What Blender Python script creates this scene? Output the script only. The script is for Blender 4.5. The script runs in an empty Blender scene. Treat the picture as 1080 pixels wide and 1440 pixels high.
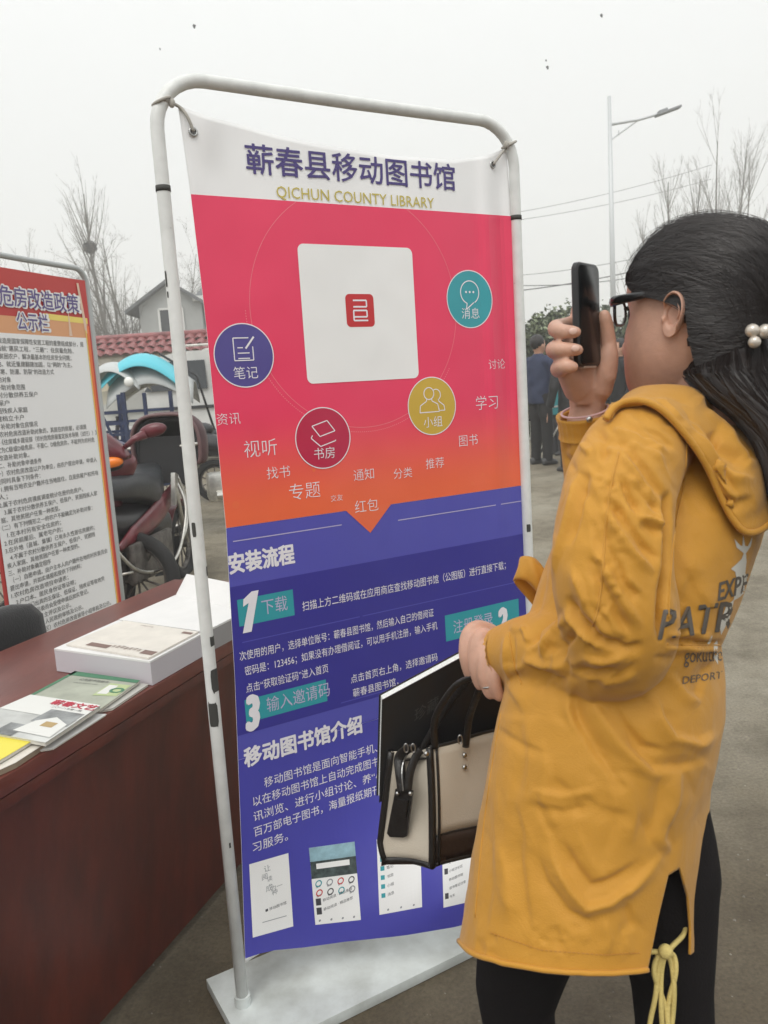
import bpy, bmesh, math, random
import numpy as np
from mathutils import Vector, Matrix, noise as mnoise
from mathutils.bvhtree import BVHTree

sc = bpy.context.scene
C = sc.collection
rad = math.radians

# ------------------------------------------------------------------ camera
F_PX, PITCH, ROLL, CAM_H = 1135.0, rad(8.49), rad(-3.6), 1.376
fwd = Vector((0, math.cos(PITCH), -math.sin(PITCH)))
up0 = Vector((0, math.sin(PITCH), math.cos(PITCH)))
rgt0 = Vector((1, 0, 0))
rgt = rgt0 * math.cos(ROLL) + up0 * math.sin(ROLL)
upv = up0 * math.cos(ROLL) - rgt0 * math.sin(ROLL)
CAM = Vector((0, 0, CAM_H))
cd = bpy.data.cameras.new('camera')
cam = bpy.data.objects.new('camera', cd)
C.objects.link(cam)
cd.sensor_fit = 'VERTICAL'; cd.sensor_height = 36.0; cd.lens = 36.0 * F_PX / 1440
cd.clip_start = 0.05; cd.clip_end = 5000
cam.matrix_world = Matrix(((rgt.x, upv.x, -fwd.x, CAM.x), (rgt.y, upv.y, -fwd.y, CAM.y),
                           (rgt.z, upv.z, -fwd.z, CAM.z), (0, 0, 0, 1)))
sc.camera = cam
cd.dof.use_dof = True; cd.dof.focus_distance = 1.85; cd.dof.aperture_fstop = 10

# ------------------------------------------------------------------ world and sun: bright overcast
w = bpy.data.worlds.new('World'); sc.world = w; w.use_nodes = True
nt = w.node_tree; nt.nodes.clear()
SUN_EL, SUN_ROT = rad(54), rad(-160)
sky = nt.nodes.new('ShaderNodeTexSky'); sky.sky_type = 'NISHITA'; sky.sun_disc = False
sky.sun_elevation = SUN_EL; sky.sun_rotation = SUN_ROT
hs = nt.nodes.new('ShaderNodeHueSaturation'); hs.inputs['Saturation'].default_value = 0.12
mx = nt.nodes.new('ShaderNodeMix'); mx.data_type = 'RGBA'; mx.inputs[0].default_value = 0.93
mx.inputs[7].default_value = (8.55, 8.72, 8.7, 1)
bg = nt.nodes.new('ShaderNodeBackground'); bg.inputs['Strength'].default_value = 0.1
wo = nt.nodes.new('ShaderNodeOutputWorld')
nt.links.new(sky.outputs[0], hs.inputs['Color']); nt.links.new(hs.outputs[0], mx.inputs[6])
tcw = nt.nodes.new('ShaderNodeTexCoord'); spw = nt.nodes.new('ShaderNodeSeparateXYZ'); mrw = nt.nodes.new('ShaderNodeMapRange')   # cloud deck a little brighter overhead
mrw.inputs['From Min'].default_value = 0; mrw.inputs['From Max'].default_value = 1; mrw.inputs['To Min'].default_value = .88; mrw.inputs['To Max'].default_value = 1.75
mlw = nt.nodes.new('ShaderNodeMix'); mlw.data_type = 'RGBA'; mlw.blend_type = 'MULTIPLY'; mlw.inputs[0].default_value = 1
nt.links.new(tcw.outputs['Generated'], spw.inputs[0]); nt.links.new(spw.outputs[2], mrw.inputs['Value']); nt.links.new(mx.outputs[2], mlw.inputs[6]); nt.links.new(mrw.outputs[0], mlw.inputs[7])
nt.links.new(mlw.outputs[2], bg.inputs[0]); nt.links.new(bg.outputs[0], wo.inputs[0])
sl = bpy.data.lights.new('sun', 'SUN'); sun = bpy.data.objects.new('sun', sl); C.objects.link(sun)
sl.energy = 1.5; sl.angle = rad(35); sl.color = (1, 0.96, 0.9)
sd = Vector((math.sin(SUN_ROT) * math.cos(SUN_EL), math.cos(SUN_ROT) * math.cos(SUN_EL), math.sin(SUN_EL)))
sun.rotation_euler = sd.to_track_quat('Z', 'Y').to_euler()
sc.view_settings.view_transform = 'Standard'; sc.view_settings.look = 'None'
sc.view_settings.exposure = 0.12; sc.view_settings.gamma = 1.0
sc.cycles.max_bounces = 6; sc.cycles.volume_bounces = 4
sc.cycles.use_denoising = True

# ------------------------------------------------------------------ measuring helpers (surveyed from the place)
def ray(px, py):
    return fwd + rgt * ((px - 540) / F_PX) - upv * ((py - 720) / F_PX)
def at(px, py, d):
    return CAM + ray(px, py) * d
def onz(px, py, z=0.0):
    r = ray(px, py); return CAM + r * ((z - CAM_H) / r.z)
def toplane(px, py, A, e, n):
    r = ray(px, py); t = (A - CAM).dot(n) / r.dot(n); P = CAM + r * t
    return (P - A).dot(e), P.z
def pix(P):
    d = Vector(P) - CAM; z = d.dot(fwd)
    return 540 + F_PX * d.dot(rgt) / z, 720 - F_PX * d.dot(upv) / z, z

# ------------------------------------------------------------------ materials
MATS = {}
def mat(name, col, rough=0.6, bump=0.0, bscale=60.0, var=0.0, vscale=8.0, spec=0.5, metal=0.0, col2=None,
        sheen=0.0, stretch=None, detail=4.0, coat=0.0, alpha=None):
    if name in MATS: return MATS[name]
    m = bpy.data.materials.new(name); m.use_nodes = True
    t = m.node_tree; b = t.nodes['Principled BSDF']
    c = (*col, 1)
    b.inputs['Base Color'].default_value = c; b.inputs['Roughness'].default_value = rough
    b.inputs['Specular IOR Level'].default_value = spec; b.inputs['Metallic'].default_value = metal
    b.inputs['Sheen Weight'].default_value = sheen
    b.inputs['Coat Weight'].default_value = coat
    tc = t.nodes.new('ShaderNodeTexCoord'); src = tc.outputs['Object']
    if stretch:
        mp = t.nodes.new('ShaderNodeMapping'); mp.inputs['Scale'].default_value = stretch
        t.links.new(src, mp.inputs[0]); src = mp.outputs[0]
    if var or col2:
        n = t.nodes.new('ShaderNodeTexNoise'); n.inputs['Scale'].default_value = vscale
        n.inputs['Detail'].default_value = detail; n.inputs['Roughness'].default_value = 0.6
        t.links.new(src, n.inputs['Vector'])
        r = t.nodes.new('ShaderNodeValToRGB')
        c2 = (*col2, 1) if col2 else (*[x * (1 - var) for x in col], 1)
        r.color_ramp.elements[0].position = 0.35; r.color_ramp.elements[0].color = c2
        r.color_ramp.elements[1].position = 0.65; r.color_ramp.elements[1].color = (*[min(1, x * (1 + (var if not col2 else 0))) for x in col], 1)
        t.links.new(n.outputs['Fac'], r.inputs[0]); t.links.new(r.outputs[0], b.inputs['Base Color'])
    if bump:
        n2 = t.nodes.new('ShaderNodeTexNoise'); n2.inputs['Scale'].default_value = bscale
        n2.inputs['Detail'].default_value = 6.0
        t.links.new(src, n2.inputs['Vector'])
        bp = t.nodes.new('ShaderNodeBump'); bp.inputs['Strength'].default_value = bump
        bp.inputs['Distance'].default_value = 0.01
        t.links.new(n2.outputs['Fac'], bp.inputs['Height']); t.links.new(bp.outputs[0], b.inputs['Normal'])
    MATS[name] = m
    return m

# ------------------------------------------------------------------ mesh helpers
class MB:
    def __init__(s): s.v = []; s.f = []; s.mi = []; s.cur = 0
    def add(s, v, f):
        o = len(s.v); s.v.extend([tuple(p) for p in v]); s.f.extend([tuple(i + o for i in q) for q in f])
        s.mi.extend([s.cur] * len(f)); return s
    def box(s, c, size, X=(1, 0, 0), Y=(0, 1, 0), Z=(0, 0, 1), bev=0.0):
        c = Vector(c); X = Vector(X).normalized(); Y = Vector(Y).normalized(); Z = Vector(Z).normalized()
        hx, hy, hz = size[0] / 2, size[1] / 2, size[2] / 2
        if bev <= 0:
            v = [c + X * (hx * a) + Y * (hy * b) + Z * (hz * d) for d in (-1, 1) for b in (-1, 1) for a in (-1, 1)]
            return s.add(v, [(0, 2, 3, 1), (4, 5, 7, 6), (0, 1, 5, 4), (2, 6, 7, 3), (0, 4, 6, 2), (1, 3, 7, 5)])
        bm = bmesh.new(); bmesh.ops.create_cube(bm, size=1)
        for q in bm.verts: q.co = Vector((q.co.x * size[0], q.co.y * size[1], q.co.z * size[2]))
        bmesh.ops.bevel(bm, geom=bm.edges[:], offset=min(bev, min(size) * 0.49), segments=2, profile=0.6, affect='EDGES')
        bm.verts.index_update()
        v = [c + X * q.co.x + Y * q.co.y + Z * q.co.z for q in bm.verts]
        f = [tuple(q.index for q in fc.verts) for fc in bm.faces]; bm.free()
        return s.add(v, f)
    def tube(s, pts, r, seg=10, caps=True, closed=False, flat=None, ref=None, rnd=False):
        P = [Vector(p) for p in pts]; n = len(P)
        R = list(r) if hasattr(r, '__len__') else [r] * n
        if rnd:
            d0 = (P[0] - P[1]).normalized(); d1 = (P[-1] - P[-2]).normalized()
            a0, a1 = R[0], R[-1]; p0, p1 = P[0], P[-1]
            P = [p0 + d0 * a0 * .95, p0 + d0 * a0 * .75] + P + [p1 + d1 * a1 * .75, p1 + d1 * a1 * .95]
            R = [a0 * .25, a0 * .7] + R + [a1 * .7, a1 * .25]; n = len(P)
        T = []
        for i in range(n):
            a = P[i - 1] if (i > 0 or closed) else P[i]; b = P[(i + 1) % n] if (i < n - 1 or closed) else P[i]
            T.append((b - a).normalized())
        u = Vector(ref) if ref else (Vector((0, 0, 1)) if abs(T[0].z) < 0.9 else Vector((1, 0, 0)))
        v = []
        for i in range(n):
            u = (u - T[i] * u.dot(T[i])).normalized(); q = T[i].cross(u)
            fl = flat[i] if hasattr(flat, '__len__') else (flat or 1.0)
            for k in range(seg):
                a = 2 * math.pi * k / seg
                v.append(P[i] + u * (R[i] * math.cos(a)) + q * (R[i] * fl * math.sin(a)))
        f = []
        for i in range(n if closed else n - 1):
            j = (i + 1) % n
            for k in range(seg):
                k2 = (k + 1) % seg
                f.append((i * seg + k, i * seg + k2, j * seg + k2, j * seg + k))
        if caps and not closed:
            f.append(tuple(range(seg))[::-1]); f.append(tuple((n - 1) * seg + k for k in range(seg)))
        return s.add(v, f)
    def ell(s, c, r, X=(1, 0, 0), Y=(0, 1, 0), Z=(0, 0, 1), nu=16, nv=10):
        c = Vector(c); X = Vector(X).normalized(); Y = Vector(Y).normalized(); Z = Vector(Z).normalized()
        v = [c - Z * r[2]]
        for j in range(1, nv):
            a = -math.pi / 2 + math.pi * j / nv
            for i in range(nu):
                b = 2 * math.pi * i / nu
                v.append(c + X * (r[0] * math.cos(a) * math.cos(b)) + Y * (r[1] * math.cos(a) * math.sin(b)) + Z * (r[2] * math.sin(a)))
        v.append(c + Z * r[2]); f = []
        for i in range(nu): f.append((0, 1 + (i + 1) % nu, 1 + i))
        for j in range(nv - 2):
            for i in range(nu):
                a = 1 + j * nu + i; b = 1 + j * nu + (i + 1) % nu
                f.append((a, b, b + nu, a + nu))
        L = len(v) - 1
        for i in range(nu): f.append((L, 1 + (nv - 2) * nu + i, 1 + (nv - 2) * nu + (i + 1) % nu))
        return s.add(v, f)
    def rings(s, rings, caps=True):
        n = len(rings[0]); v = [p for r in rings for p in r]; f = []
        for i in range(len(rings) - 1):
            for k in range(n):
                k2 = (k + 1) % n
                f.append((i * n + k, i * n + k2, (i + 1) * n + k2, (i + 1) * n + k))
        if caps:
            f.append(tuple(range(n))[::-1]); f.append(tuple((len(rings) - 1) * n + k for k in range(n)))
        return s.add(v, f)
    def prism(s, poly, off):
        P = [Vector(p) for p in poly]; off = Vector(off); n = len(P)
        v = P + [p + off for p in P]
        f = [tuple(range(n))[::-1], tuple(range(n, 2 * n))] + [(i, (i + 1) % n, n + (i + 1) % n, n + i) for i in range(n)]
        return s.add(v, f)
    def sheet(s, poly): return s.add([Vector(p) for p in poly], [tuple(range(len(poly)))])
    def build(s, name, m, parent=None, smooth=False, fix=True):
        me = bpy.data.meshes.new(name); me.from_pydata(s.v, [], s.f); me.update()
        ms = m if isinstance(m, (list, tuple)) else [m]
        for q in ms: me.materials.append(q)
        if len(ms) > 1: me.polygons.foreach_set('material_index', s.mi)
        if fix:
            bm = bmesh.new(); bm.from_mesh(me); bmesh.ops.recalc_face_normals(bm, faces=bm.faces[:]); bm.to_mesh(me); bm.free()
        return link(name, me, parent, smooth)
def link(name, me, parent=None, smooth=False):
    o = bpy.data.objects.new(name, me); C.objects.link(o)
    if parent is not None:
        o.parent = parent
        o.matrix_parent_inverse = parent_inv(parent)
    if smooth:
        me.polygons.foreach_set('use_smooth', [True] * len(me.polygons))
        if smooth == 'auto':
            try: me.set_sharp_from_angle(angle=rad(40))
            except Exception: pass
    return o
def parent_inv(p):
    M = Matrix.Identity(4)
    chain = []
    while p is not None: chain.append(p); p = p.parent
    for q in reversed(chain): M = M @ q.matrix_parent_inverse @ q.matrix_basis
    return M.inverted()
def tag(o, label=None, cat=None, group=None, kind=None):
    if label: o['label'] = label
    if cat: o['category'] = cat
    if group: o['group'] = group
    if kind: o['kind'] = kind
    return o
def thing(name, loc, label, cat, group=None):
    o = bpy.data.objects.new(name, None); C.objects.link(o); o.location = loc; o.empty_display_size = 0.1
    return tag(o, label, cat, group)
def copy_tree(o, parent=None):
    c = o.copy(); C.objects.link(c)
    if parent is not None: c.parent = parent
    for ch in list(o.children): copy_tree(ch, c)
    return c
def smooth_path(pts, n=6):
    P = [Vector(p) for p in pts]; out = []
    for i in range(len(P) - 1):
        a = P[max(i - 1, 0)]; b = P[i]; c = P[i + 1]; d = P[min(i + 2, len(P) - 1)]
        for k in range(n):
            t = k / n
            out.append(0.5 * ((2 * b) + (c - a) * t + (2 * a - 5 * b + 4 * c - d) * t * t + (3 * b - a - 3 * c + d) * t ** 3))
    out.append(P[-1]); return out
def sm(x, a, b):
    t = min(1, max(0, (x - a) / (b - a))); return t * t * (3 - 2 * t)
def lerp_tab(tab, x):
    if x <= tab[0][0]: return tab[0][1]
    for (a, va), (b, vb) in zip(tab, tab[1:]):
        if x <= b: return va + (vb - va) * (x - a) / (b - a)
    return tab[-1][1]

# text as flat glyph meshes in a local (x right, y up) plane
_tc = {}
def glyphs(s, off=0.0, shear=0.0):
    k = (s, round(off, 4), shear)
    if k in _tc: return _tc[k]
    cu = bpy.data.curves.new('t', 'FONT'); cu.body = s; cu.size = 1.0; cu.offset = off; cu.resolution_u = 2
    cu.shear = shear; cu.fill_mode = 'FRONT'
    ob = bpy.data.objects.new('t', cu); C.objects.link(ob)
    me = bpy.data.meshes.new_from_object(ob)
    v = [(p.co.x, p.co.y) for p in me.vertices]; f = [tuple(p.vertices) for p in me.polygons]
    bpy.data.objects.remove(ob); bpy.data.curves.remove(cu); bpy.data.meshes.remove(me)
    _tc[k] = (v, f); return _tc[k]
def cut_grid(v2, f, step):
    """split flat 2-D polygons along a grid so they can follow a curved cloth"""
    bm = bmesh.new(); vs = [bm.verts.new((x, y, 0)) for x, y in v2]
    for q in f:
        try: bm.faces.new([vs[i] for i in q])
        except Exception: pass
    xs = [p[0] for p in v2]; ys = [p[1] for p in v2]
    for ax, lo, hi in ((0, min(xs), max(xs)), (1, min(ys), max(ys))):
        x = math.ceil(lo / step) * step
        while x < hi:
            co = (x, 0, 0) if ax == 0 else (0, x, 0); no = (1, 0, 0) if ax == 0 else (0, 1, 0)
            bmesh.ops.bisect_plane(bm, geom=bm.verts[:] + bm.edges[:] + bm.faces[:], plane_co=co, plane_no=no, dist=1e-6)
            x += step
    bm.verts.index_update()
    v = [(q.co.x, q.co.y) for q in bm.verts]; g = [tuple(q.index for q in fc.verts) for fc in bm.faces]; bm.free()
    return v, g
class Print:
    """flat print laid on a surface given by f(u, z, lift)"""
    def __init__(s, f, step=0.02): s.f = f; s.step = step; s.m = {}; s.k = 0; s.own = False
    def mb(s, key, own=False):
        if own: s.k += 1; return s.m.setdefault((key, s.k), MB())
        return s.m.setdefault(key, MB())
    def poly(s, key, pts, lift=1):
        v, f = cut_grid(pts, [tuple(range(len(pts)))], s.step)
        s.mb(key, True).add([s.f(x, y, lift) for x, y in v], f)
    def rect(s, key, x0, y0, x1, y1, lift=1): s.poly(key, [(x0, y0), (x1, y0), (x1, y1), (x0, y1)], lift)
    def disc(s, key, x, y, r, lift=1, n=40, sx=1.0):
        s.poly(key, [(x + sx * r * math.cos(2 * math.pi * i / n), y + r * math.sin(2 * math.pi * i / n)) for i in range(n)], lift)
    def ring(s, key, x, y, r, wd, lift=1, n=48, a0=0, a1=360, dash=False):
        for i in range(n):
            if dash and i % 2: continue
            a = rad(a0 + (a1 - a0) * i / n); b = rad(a0 + (a1 - a0) * (i + 1) / n)
            q = [(x + R * math.cos(t), y + R * math.sin(t)) for R, t in ((r, a), (r + wd, a), (r + wd, b), (r, b))]
            s.mb(key).add([s.f(p[0], p[1], lift) for p in q], [(0, 1, 2, 3)])
    def line(s, key, pts, wd, lift=1, closed=False):
        if closed: pts = list(pts) + [pts[0]]
        for (x0, y0), (x1, y1) in zip(pts, pts[1:]):
            L = math.hypot(x1 - x0, y1 - y0) or 1; nx, ny = -(y1 - y0) / L * wd / 2, (x1 - x0) / L * wd / 2
            n = max(1, int(L / 0.03))
            for k in range(n):
                a, b = k / n, (k + 1) / n
                xa, ya, xb, yb = x0 + (x1 - x0) * a, y0 + (y1 - y0) * a, x0 + (x1 - x0) * b, y0 + (y1 - y0) * b
                s.mb(key).add([s.f(p[0], p[1], lift) for p in ((xa - nx, ya - ny), (xb - nx, yb - ny), (xb + nx, yb + ny), (xa + nx, ya + ny))], [(0, 1, 2, 3)])
    def text(s, key, t, x, y, h, lift=2, off=0.0, width=None, sx=1.0, align='L', shear=0.0, rise=0.0):
        bold = max(off, 0.0); v, f = glyphs(t, min(off, 0.0), shear)
        if not v: return
        x0 = min(p[0] for p in v); x1 = max(p[0] for p in v)
        k = h
        if width: sx = width / ((x1 - x0) * k)
        shift = {'L': 0, 'C': -(x0 + x1) / 2, 'R': -x1}[align] if align != 'L' else -x0
        P = []
        for a, b in v:
            X = (a + shift) * k * sx; Y = b * k
            P.append((x + X, y + Y + rise * X))
        if h > 0.03 and h < 1: P, f = cut_grid(P, f, s.step)
        m = s.mb(key, s.own)
        if bold <= 0: m.add([s.f(a, b, lift) for a, b in P], f); return
        nb_ = 10
        for k_ in range(nb_):
            dx, dy = bold * h * math.cos(2 * math.pi * k_ / nb_), bold * h * math.sin(2 * math.pi * k_ / nb_)
            m.add([s.f(a + dx, b + dy, lift + .06 * k_) for a, b in P], f)
    def build(s, mats, parent, names):
        for k, mb in s.m.items():
            k0 = k[0] if isinstance(k, tuple) else k
            nm = names.get(k0, 'printing')
            if not isinstance(k, tuple) and 'lettering' not in nm: nm = 'line_art'
            o = mb.build(nm, mats[k0], parent, fix=False)
            if not isinstance(k, tuple): o['kind'] = 'stuff'

# ================================================================== SETTING
def gz(y): return 0.0 if y < 3.5 else 0.031 * (min(y, 24) - 3.5) * sm(y, 3.5, 7) if y < 7 else 0.031 * (min(y, 24) - 3.5)

def ground_material():
    m = bpy.data.materials.new('yard_ground'); m.use_nodes = True; t = m.node_tree; b = t.nodes['Principled BSDF']
    tc = t.nodes.new('ShaderNodeTexCoord')
    def noise(sc_, det=6, rough=0.6):
        n = t.nodes.new('ShaderNodeTexNoise'); n.inputs['Scale'].default_value = sc_; n.inputs['Detail'].default_value = det
        n.inputs['Roughness'].default_value = rough; t.links.new(tc.outputs['Object'], n.inputs['Vector']); return n
    def ramp(n, stops):
        r = t.nodes.new('ShaderNodeValToRGB'); t.links.new(n.outputs['Fac'], r.inputs[0]); e = r.color_ramp.elements
        e[0].position, e[0].color = stops[0][0], (*stops[0][1], 1); e[1].position, e[1].color = stops[-1][0], (*stops[-1][1], 1)
        for p, c in stops[1:-1]: q = e.new(p); q.color = (*c, 1)
        return r
    big = ramp(noise(0.35, 5), [(0.35, (0.24, 0.205, 0.145)), (0.5, (0.32, 0.285, 0.215)), (0.62, (0.40, 0.365, 0.29))])
    mid = ramp(noise(3.0, 8, 0.7), [(0.3, (0.50, 0.47, 0.42)), (0.55, (1, 1, 1)), (0.75, (1.0, 0.98, 0.93))])
    fine = ramp(noise(90, 4, 0.7), [(0.3, (0.55, 0.54, 0.52)), (0.7, (1.0, 1.0, 1.0))])
    def mul(a, c):
        x = t.nodes.new('ShaderNodeMix'); x.data_type = 'RGBA'; x.blend_type = 'MULTIPLY'; x.inputs[0].default_value = 1
        t.links.new(a, x.inputs[6]); t.links.new(c, x.inputs[7]); return x.outputs[2]
    col = mul(mul(big.outputs[0], mid.outputs[0]), fine.outputs[0])
    # ground colour multiplied darker towards the viewer, with a ragged noise edge
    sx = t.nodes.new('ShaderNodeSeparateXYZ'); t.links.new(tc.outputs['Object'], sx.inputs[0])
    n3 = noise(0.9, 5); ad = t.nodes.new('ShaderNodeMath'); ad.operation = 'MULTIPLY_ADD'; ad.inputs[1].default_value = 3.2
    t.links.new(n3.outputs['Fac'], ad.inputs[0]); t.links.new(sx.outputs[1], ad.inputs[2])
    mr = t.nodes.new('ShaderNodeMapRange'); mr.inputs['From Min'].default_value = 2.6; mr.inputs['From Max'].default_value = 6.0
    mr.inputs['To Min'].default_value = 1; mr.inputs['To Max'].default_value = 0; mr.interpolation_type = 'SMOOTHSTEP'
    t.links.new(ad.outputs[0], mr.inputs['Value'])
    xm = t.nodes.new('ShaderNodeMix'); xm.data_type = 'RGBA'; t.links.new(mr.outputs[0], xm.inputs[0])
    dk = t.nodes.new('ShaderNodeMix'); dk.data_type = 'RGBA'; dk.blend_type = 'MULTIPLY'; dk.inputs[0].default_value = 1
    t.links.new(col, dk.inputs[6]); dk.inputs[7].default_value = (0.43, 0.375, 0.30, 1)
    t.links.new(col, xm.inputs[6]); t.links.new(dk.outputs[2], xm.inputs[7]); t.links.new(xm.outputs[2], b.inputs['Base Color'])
    rr = t.nodes.new('ShaderNodeMapRange'); rr.inputs['To Min'].default_value = 0.62; rr.inputs['To Max'].default_value = 0.95
    t.links.new(noise(1.3).outputs['Fac'], rr.inputs['Value']); t.links.new(rr.outputs[0], b.inputs['Roughness'])
    bp = t.nodes.new('ShaderNodeBump'); bp.inputs['Strength'].default_value = 0.8; bp.inputs['Distance'].default_value = 0.012
    t.links.new(noise(45, 8, 0.75).outputs['Fac'], bp.inputs['Height']); t.links.new(bp.outputs[0], b.inputs['Normal'])
    return m
xs = [-890, -600, -200, -80, -40, -20, -10, -5, -2, 0, 2, 5, 10, 20, 40, 80, 200, 600, 890]
ys = [-25, -20, -5, 0, 2, 3.5] + [3.5 + .5 * i for i in range(1, 44)] + [30, 40, 60, 100, 200, 500, 860]
g = MB(); g.add([(x, y, gz(y)) for y in ys for x in xs],
                [(j * len(xs) + i, j * len(xs) + i + 1, (j + 1) * len(xs) + i + 1, (j + 1) * len(xs) + i) for j in range(len(ys) - 1) for i in range(len(xs) - 1)])
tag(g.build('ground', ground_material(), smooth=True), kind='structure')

gv = MB(); rg_ = random.Random(21)
for k in range(2600):
    y = 1.0 + 13 * rg_.random() ** 1.6; x = rg_.uniform(-2.5, 3.2) * (.5 + y * .12); r_ = rg_.uniform(.0015, .006) * (1.6 if rg_.random() < .06 else 1); z0 = gz(y)
    p = [Vector((x + r_ * rg_.uniform(.6, 1.3) * math.cos(q + .3), y + r_ * rg_.uniform(.6, 1.3) * math.sin(q), z0 - .001)) for q in (0, 1.25, 2.5, 3.8, 5.0)]; tp2 = Vector((x, y, z0 + r_ * rg_.uniform(.4, .9)))
    gv.add(p + [tp2], [(i, (i + 1) % 5, 5) for i in range(5)])
tag(gv.build('gravel', mat('grit_stone', (.24, .22, .18), .9, var=.5, vscale=3), fix=False), 'scattered grit and small stones lying on the worn yard surface', 'gravel', kind='stuff')

# distant hill behind the road
h = MB(); nx, ny = 60, 10; rnd = random.Random(3); hv = []
for j in range(ny):
    for i in range(nx):
        x = -450 + 1200 * i / (nx - 1); y = 500 + 350 * j / (ny - 1)
        ridge = 27 + 38 * math.exp(-((x - 30) / 130) ** 2) + 31 * math.exp(-((x - 260) / 95) ** 2) + 7 * mnoise.noise(Vector((x * .018, 2.2, 0)))
        hv.append((x, y, -3 + ridge * math.sin(math.pi * min(1, j / (ny - 1) * 1.0)) ** .8))
h.add(hv, [(j * nx + i, j * nx + i + 1, (j + 1) * nx + i + 1, (j + 1) * nx + i) for j in range(ny - 1) for i in range(nx - 1)])
tag(h.build('hills', mat('hill_forest', (0.05, 0.065, 0.045), 0.9, var=0.3, vscale=0.02), smooth=True), kind='structure')

# haze: one even box of air round everything
hz = MB().box((0, 420, 39), (1800, 900, 80))
ho = hz.build('haze', mat('haze_air', (1, 1, 1)))
hm = ho.data.materials[0]; t = hm.node_tree; t.nodes.clear()
pv = t.nodes.new('ShaderNodeVolumePrincipled'); pv.inputs['Color'].default_value = (0.97, 0.98, 0.985, 1)
pv.inputs['Density'].default_value = 0.0050; pv.inputs['Anisotropy'].default_value = 0.0
om = t.nodes.new('ShaderNodeOutputMaterial'); t.links.new(pv.outputs[0], om.inputs['Volume'])
tag(ho, 'pale damp haze hanging over the yard and fields', 'haze', kind='stuff')

# ------------------------------------------------------------------ boundary wall with tiled coping
M_plaster = mat('cream_plaster', (0.62, 0.57, 0.44), 0.9, bump=.15, bscale=20, var=.12, vscale=1.2)
M_tile = mat('glazed_red_tile', (0.27, 0.085, 0.085), 0.4, var=.35, vscale=3)
WX0, WX1, WY = -13.0, -0.6, 20.0
wl = thing('boundary_wall', ((WX0 + WX1) / 2, WY, gz(WY)), 'long cream plastered wall with a red tiled coping behind the parked van', 'wall')
gw = gz(WY)
MB().box(((WX0 + WX1) / 2, WY, gw + .93), (WX1 - WX0, .3, 1.86)).build('wall_face', M_plaster, wl)
MB().box(((WX0 + WX1) / 2, WY - .12, gw + 1.97), (WX1 - WX0, .62, .16), bev=.02).build('cornice', mat('pale_cornice', (.55, .52, .45), .8, var=.1), wl)
MB().box(((WX0 + WX1) / 2, WY - .10, gw + 1.82), (WX1 - WX0, .2, .12)).build('cornice_moulding', mat('grey_moulding', (.36, .34, .3), .8), wl)
SL0, SL1 = Vector((0, WY - .58, gw + 2.06)), Vector((0, WY + .05, gw + 2.50))
MB().prism([(WX0, WY - .5, gw + 2.05), (WX0, WY + .05, gw + 2.44), (WX0, WY + .6, gw + 2.05)], (WX1 - WX0, 0, 0)).build('coping_core', M_plaster, wl)
sd_ = (SL1 - SL0); L = sd_.length; sdn = sd_.normalized(); nn = Vector((0, -sdn.z, sdn.y)); 
tile = MB(); tw, tl = .235, L / 3 * 1.08
prof = [(-.5, 0), (-.38, .02), (-.2, .055), (0, .068), (.2, .055), (.38, .02), (.5, 0)]
tv = []
for a in (0, 1):
    for x, z in prof: tv.append(Vector((x * tw * 1.04, 0, 0)) + sdn * (tl * a) + nn * (z * (1 - .12 * a) + .035 * (1 - a)))
    for x, z in reversed(prof): tv.append(Vector((x * tw * 1.04, 0, 0)) + sdn * (tl * a) + nn * (z * (1 - .12 * a) + .035 * (1 - a) - .018))
n_ = 14
tile.add(tv, [(k, (k + 1) % n_, n_ + (k + 1) % n_, n_ + k) for k in range(n_)] + [tuple(range(n_))[::-1], tuple(range(n_, 2 * n_))])
proto = tile.build('tile', M_tile, wl); first = True
nt_ = int((WX1 - WX0) / tw)
rt = random.Random(5)
for row in range(3):
    for k in range(nt_):
        if 3 * nt_ > 295 and k < nt_ - 95: pass
        o = proto if first else proto.copy()
        if not first: C.objects.link(o); o.parent = wl
        first = False
        o.matrix_parent_inverse = parent_inv(wl)
        o.location = Vector((WX0 + tw * (k + .5 + .25 * (row % 2)), 0, rt.uniform(-.006, .006))) + SL0 + sdn * (L / 3 * row)
        o.rotation_euler = (0, 0, rt.uniform(-.02, .02))
rc = MB()
rc.tube([(WX0, WY + .06, gw + 2.55), (WX1, WY + .06, gw + 2.55)], .075, 10)
rc.build('ridge_cap', M_tile, wl, smooth=True)

# ------------------------------------------------------------------ house behind the wall
hx, hy = -7.7, 37.0; hg = gz(40) - .75
ho_ = thing('house', (hx, hy, hg), 'grey two storey house with a gabled roof and a balcony beyond the wall', 'house')
M_hw = mat('grey_render', (.40, .41, .40), .9, var=.12, vscale=.6); M_hr = mat('grey_roof_tile', (.13, .135, .14), .8, var=.25, vscale=6)
M_glass_d = mat('dark_window', (.03, .035, .04), .12); M_wht = mat('white_trim', (.7, .7, .68), .6)
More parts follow.
